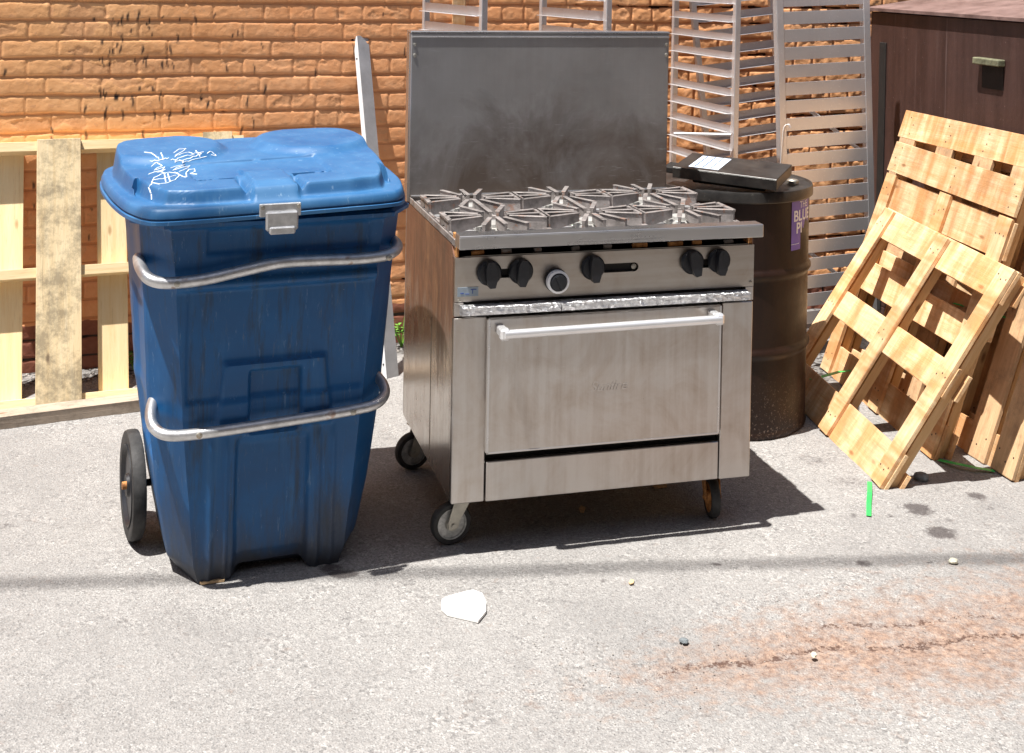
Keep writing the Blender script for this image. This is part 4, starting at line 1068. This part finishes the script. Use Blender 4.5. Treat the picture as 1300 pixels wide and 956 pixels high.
# ------------------------------------------------------------------ pallets
def pallet(root, A, e, T, L, front_x, cross, mats, stile_w=.085, back=True, thick=.014, core=.038, over=(), top=1.0):
    """A: near bottom corner, e: along the bottom edge, T: near top corner; face towards the camera side"""
    A, e, T = Vector(A), Vector(e).normalized(), Vector(T)
    upv = (T-A); H_ = upv.length; u_ = upv.normalized()
    nrm = e.cross(u_).normalized()
    if nrm.y > 0 and abs(nrm.y) > abs(nrm.x): nrm = -nrm
    if nrm.x > 0 and abs(nrm.x) >= abs(nrm.y): nrm = -nrm        # visible face looks left / to the camera
    sgn = 1 if e.cross(u_).dot(nrm) > 0 else -1
    F = lambda a, b_, c_: A+e*a+u_*b_+nrm*c_
    def bd(name, a0, b0, a1, b1, depth0, th, along, mat):
        # rectangle a0..a1 along e, b0..b1 along u, from depth0 backwards th (depth measured along -nrm)
        if along == 'u': p0, p1, wdir, wd = F(a0, b0, -depth0), F(a0, b1, -depth0), e, a1-a0
        else: p0, p1, wdir, wd = F(a0, b0, -depth0), F(a1, b0, -depth0), u_, b1-b0
        m = frame(p0, p1-p0, wdir); zd = m.to_3x3().col[2].dot(nrm)
        n0 = -th if zd > 0 else 0
        Lb = (p1-p0).length; nl = []
        if name == 'front_slat': spots_ = [H_*(c0+c1)/2 for c0, c1 in cross]
        elif name in ('back_board', 'top_board', 'cross_board'): spots_ = [x+stile_w/2 for x in front_x]
        else: spots_ = []
        for sp in spots_:
            for k_ in range(3): nl.append((min(Lb-.012, max(.012, sp+random.uniform(-.022, .022))), wd*(.2+.3*k_)+random.uniform(-.006, .006)))
        return board(name, p0, p1, wdir, wd, th, mat, root, n0, nails=nl)
    for a in front_x:
        bd('front_slat', a, random.uniform(0, .01), a+stile_w, H_*top-random.uniform(0.001, .006), 0, thick, 'u', random.choice(mats))
    for (b0, b1) in cross:
        bd('cross_board', -.002, b0*H_, L+.002, b1*H_, thick+.0005, thick, 'e', random.choice(mats))
    for (b0, b1) in over:
        bd('top_board', -.004, b0*H_, L+.004, b1*H_, -.0005, thick, 'e', mats[0])
    for a in front_x:
        bd('stringer', a+.018, .004, a+.018+core, H_-.004, 2*thick+.001, .032, 'u', PINE)
    if back:
        for (b0, b1) in ((0, .11), (.44, .56), (.87, 1)):
            bd('back_board', 0, b0*H_+.003, L, b1*H_-.003, 2*thick+.0335, thick, 'e', random.choice(mats))
    return F, H_
eA = Vector((-.132, .991, 0))
p1 = thing('wooden_pallet', 'front plywood pallet leaning right, resting nearest the camera beside the drum', 'pallet', (0, 0, 0), 0, 'pallets leaning at the right')
pallet(p1, (1.207, 4.073, 0), (-.132, .991, .018), (1.648, 4.120, .708), 1.0, (0, .455, .915), ((.0, .17), (.43, .56), (.855, 1.0)), [PLY], stile_w=.080)
p2 = thing('wooden_pallet', 'middle pallet with a double width top board behind the front pallet', 'pallet', (0, 0, 0), 0, 'pallets leaning at the right')
pallet(p2, (1.454, 4.326, 0), (-.14, .99, 0), (1.775, 4.371, .955), 1.0, (0, .44, .91), ((.0, .13), (.38, .50), (.72, .855)), [PLY], top=.868, over=((.872, 1.0),))
p3 = thing('wooden_pallet', 'tallest pallet at the back with a long flat top board against the dumpster', 'pallet', (0, 0, 0), 0, 'pallets leaning at the right')
pallet(p3, (1.662, 4.150, 0), (-.24, .971, 0), (2.01, 4.236, 1.075), 1.27, (.0, .15, .36, .60, .86, 1.14), ((.0, .10), (.45, .58)), [PLY, OLDW, OLDW], stile_w=.115, top=.90, over=((.895, 1.0),))
p4 = thing('wooden_pallet', 'darker worn pallet standing steepest behind the others at right edge', 'pallet', (0, 0, 0), 0, 'pallets leaning at the right')
pallet(p4, (1.82, 4.17, 0), (-.24, .971, 0), (2.10, 4.239, .96), 1.05, (0, .12, .28, .44, .60, .76, .92), ((.02, .13), (.45, .55), (.88, .98)), [OLDW], stile_w=.11)

# left pallet leaning on the wall
pl = thing('wooden_pallet', 'pale pine pallet leaning on the brick wall left of the blue cart', 'pallet', (0, 0, 0))
zc_ = 1.0
Pb0, Pb1 = Vector((-1.975, 4.58, .002)), Vector((-1.015, 4.95, .002))
el = (Pb1-Pb0).normalized()
upL = Vector((-.125, .31, .94)).normalized(); upL = (upL-el*upL.dot(el)).normalized()
nL = el.cross(upL).normalized()
if nL.y > 0: nL = -nL
def lb_(name, a0, b0, a1, b1, depth, th, along, mat, root=pl):
    F = lambda a, b_: Pb0+el*a+upL*b_-nL*depth
    if along == 'u': p0, p1_, wdir, wd = F(a0, b0), F(a0, b1), el, a1-a0
    else: p0, p1_, wdir, wd = F(a0, b0), F(a1, b0), upL, b1-b0
    m = frame(p0, p1_-p0, wdir); zd = m.to_3x3().col[2].dot(nL)
    return board(name, p0, p1_, wdir, wd, th, mat, root, -th if zd > 0 else 0)
HL = 1.005; LL = (Pb1-Pb0).length+.04
for b0 in (.0, .475, HL-.04): lb_('stringer', 0, b0, LL, b0+.038, .019, .085, 'e', CREAM)
for a0, wd_ in ((.10, .115), (.49, .112), (.735, .10)): lb_('back_board', a0, .0, a0+wd_, HL-.03, .105, .018, 'u', CREAM)
lb_('front_board', .262, .0, .425, HL+.002, 0, .0185, 'u', DIRTW)
lb_('front_board', .90, .0, 1.02, HL+.012, 0, .0185, 'u', DIRTW)
o = board('timber_beam', (-2.3, 4.335, .001), (-.515, 5.075, .001), (-.383, .924, 0), .085, .045, GREYW, None, 0)
tag(o, 'long grey weathered timber lying on the asphalt along the foot of the left pallet', 'timber')
o.matrix_basis = frame(Vector((-2.25, 4.235, .0)), Vector((1.78, .835, 0)), (-.42, .90, 0))

# ------------------------------------------------------------------ straps, stones, scraps, weeds
def ribbon(name, pts, w, label, group='green plastic straps'):
    pts = [Vector(p) for p in pts]; vs = []; fs = []
    for i, p in enumerate(pts):
        t = (pts[min(i+1, len(pts)-1)]-pts[max(i-1, 0)]); t.normalize()
        s_ = Vector((0, 0, 1)).cross(t); s_ = s_.normalized() if s_.length > .05 else Vector((0, 1, 0))
        vs += [p-s_*w/2, p+s_*w/2, p+s_*w/2+Vector((0, 0, .0012)), p-s_*w/2+Vector((0, 0, .0012))]
    for i in range(len(pts)-1):
        for k_ in range(4): fs.append((i*4+k_, i*4+(k_+1) % 4, (i+1)*4+(k_+1) % 4, (i+1)*4+k_))
    fs += [(0, 1, 2, 3), tuple(4*(len(pts)-1)+k_ for k_ in range(4))]
    o = MB().add(vs, fs).build(name, GREEN); return tag(o, label, 'strap', group)
def G(px, py, z=.004): g_ = gpx(px, py, z); return (g_[0], g_[1], z)
ribbon('plastic_strap', [G(1104, 612), G(1104, 625, .009), G(1103, 640, .006), G(1103, 655)], .015, 'short bright green strap end on the ground below the front pallet corner')
ribbon('plastic_strap', [G(1192, 584, .005), G(1215, 589, .016), G(1240, 594, .014), G(1262, 598, .006)], .018, 'green strap stretched on the ground between two pallet feet')
ribbon('plastic_strap', [G(1030, 482, .10), G(1045, 478, .09), G(1066, 472, .08), G(1085, 470, .06)], .020, 'green strap crossing behind the drum side of the front pallet')
ribbon('plastic_strap', [(1.62, 4.60, .47), (1.80, 4.42, .455), (1.93, 4.28, .44)], .016, 'dark green strap low inside the back pallets')
def rock(name, px, py, sx, sy, sz, mat, label, cat='stone', seed=1, irr=.3):
    r0 = random.Random(seed); bm = bmesh.new(); bmesh.ops.create_icosphere(bm, subdivisions=3, radius=1)
    g_ = gpx(px, py, 0)
    for v in bm.verts:
        n0 = v.co.copy(); k_ = 1+irr*(float(fbm(np.array([n0.x*1.3+seed*7]), np.array([n0.y*1.3+n0.z*2.1]), seed)[0])-.5)*2
        v.co = Vector((n0.x*sx*k_, n0.y*sy*k_, max(n0.z*k_, -.55)*sz))
    me = bpy.data.meshes.new(name); bm.to_mesh(me); bm.free(); me.materials.append(mat)
    o = bpy.data.objects.new(name, me); COL.objects.link(o); o.location = (g_[0], g_[1], sz*.5)
    return tag(o, label, cat)
rock('stone', 1170, 609, .024, .024, .017, STONE, 'dark grey stone on the ground between the pallet feet', seed=3)
rock('stone', 1210, 714, .013, .011, .009, PSTONE, 'small pale yellowish stone on sunlit asphalt at the right', seed=4)
rock('stone', 868, 815, .012, .010, .006, STONE, 'loose grey lump at the edge of the red dirt', seed=5)
rock('stone', 1033, 833, .008, .008, .006, PSTONE, 'tiny pale pebble lying in the red dirt', seed=6)
def flat_piece(name, pxs, z0, z1, mat, label, cat, dome=0):
    pts = [gpx(*p) for p in pxs]; b = MB(); n = len(pts); cxm = sum(p[0] for p in pts)/n; cym = sum(p[1] for p in pts)/n
    vs = [(x, y, z0) for x, y in pts]+[(x, y, z1) for x, y in pts]+[(cxm+(x-cxm)*.8, cym+(y-cym)*.8, z1+dome*.8) for x, y in pts]+[(cxm, cym, z1+dome)]
    fs = [tuple(reversed(range(n)))]
    for i in range(n):
        j = (i+1) % n; fs += [(i, j, n+j, n+i), (n+i, n+j, 2*n+j, 2*n+i), (2*n+i, 2*n+j, 3*n)]
    o = b.add(vs, fs).build(name, mat, None, 60); return tag(o, label, cat)
flat_piece('plaster_flake', [(561, 765), (560, 776), (568, 783), (585, 787), (598, 790), (607, 792), (612, 786), (617, 780), (617, 768), (612, 757), (601, 753), (590, 755), (575, 759), (566, 762)], .002, .009, FLAKE, 'flat white broken flake lying on the asphalt in front of the stove', 'flake', .003)
flat_piece('wood_chip', [(735, 648), (738, 645), (743, 647), (741, 653), (737, 652)], .003, .008, CHIP, 'small tan scrap on shaded asphalt under the stove', 'scrap')
flat_piece('wood_chip', [(828, 618), (846, 616), (847, 620), (832, 622)], .003, .007, CHIP, 'thin pale splinter under the right end of the stove', 'scrap')
flat_piece('dry_leaf', [(798, 742), (801, 738), (805, 739), (804, 743), (800, 744)], .003, .006, CHIP, 'tiny yellowish leaf on sunlit asphalt', 'leaf')
flat_piece('wood_splinter', [(252, 741), (262, 737), (284, 735), (285, 739), (264, 742), (256, 743)], .001, .007, CHIP, 'thin wood splinter wedged under the front left foot of the blue cart', 'scrap')
# loose gravel along the wall foot
b = MB(); rg = random.Random(12)
for i in range(1250):
    if i < 1000: a = rg.uniform(-2.1, 2.2); dd_ = abs(rg.gauss(.06, .10))+.02; p = WP+wt*a+wn*dd_; x, y = p.x, p.y; sc_ = rg.uniform(.003, .009)
    else:
        t = rg.uniform(-.3, 1.2); x = .37+t; y = 2.985+.26*t+rg.gauss(.05, .12); sc_ = rg.uniform(.0012, .0032)
    vs = []; an = rg.uniform(0, 6)
    for ux, uy, uz in ((1, 0, 0), (0, 1, 0), (-1, 0, 0), (0, -1, 0), (0, 0, 1), (0, 0, -1)):
        k_ = sc_*rg.uniform(.6, 1.2); vs.append((x+(ux*math.cos(an)-uy*math.sin(an))*k_, y+(ux*math.sin(an)+uy*math.cos(an))*k_, uz*k_*.7+.002))
    b.add(vs, [(0, 1, 4), (1, 2, 4), (2, 3, 4), (3, 0, 4), (1, 0, 5), (2, 1, 5), (3, 2, 5), (0, 3, 5)])
o = b.build('loose_gravel', m_simple('gravel_grit', (.22, .19, .17), .9, 0, .6, 60, .3, c2=(.5, .46, .42))); o['kind'] = 'stuff'; o['label'] = 'loose gravel and grit along the wall foot and in the red dirt'
def weed(x, y, n, h, label, seed):
    r0 = random.Random(seed); t = thing('weed', label, 'weed', (x, y, 0)); st_ = MB(); lf = MB()
    for i in range(n):
        a = r0.uniform(0, 6.28); ln_ = h*r0.uniform(.5, 1); top = Vector((math.cos(a)*ln_*.45, math.sin(a)*ln_*.45, ln_))
        st_.tube([(0, 0, 0), top*.5+Vector((0, 0, ln_*.08)), top], [.0025, .002, .001], 5)
        for k_ in range(7):
            tt = r0.uniform(.35, 1); p = top*tt; aa = r0.uniform(0, 6.28); L2 = r0.uniform(.012, .028); w2 = L2*.33
            d_ = Vector((math.cos(aa), math.sin(aa), r0.uniform(-.2, .5))).normalized(); s_ = d_.cross(Vector((0, 0, 1))).normalized()
            lf.add([p, p+d_*L2*.5+s_*w2+Vector((0, 0, .003)), p+d_*L2, p+d_*L2*.5-s_*w2+Vector((0, 0, .003))], [(0, 1, 2, 3)])
    st_.build('stem', LEAF, t); lf.build('leaves', LEAF, t)
weed(-.452, 5.50, 8, .16, 'small green weed at the wall foot between metal angle and stove', 2)
weed(-1.50, 5.13, 5, .10, 'tiny green weed at the wall foot behind the left pallet', 5)
weed(1.33, 5.75, 9, .12, 'low green weed at the wall foot behind the right pallets', 8)
# overhead service cable whose soft shadow crosses the asphalt
cz = 8.0; off_ = Vector((.269, .192, 0))*cz
g0 = gpx(0, 741); g1 = gpx(1300, 707)
c0_ = Vector((g0[0], g0[1], 0))-off_; c1_ = Vector((g1[0], g1[1], 0))-off_; dd_ = (c1_-c0_)
b = MB(); b.tube([c0_-dd_*3+Vector((0, 0, cz)), c0_+Vector((0, 0, cz)), c1_+Vector((0, 0, cz)), c1_+dd_*3+Vector((0, 0, cz))], .016, 10)
o = b.build('overhead_cable', CABLEM, None, 60); tag(o, 'black overhead cable strung high above the alley', 'cable')
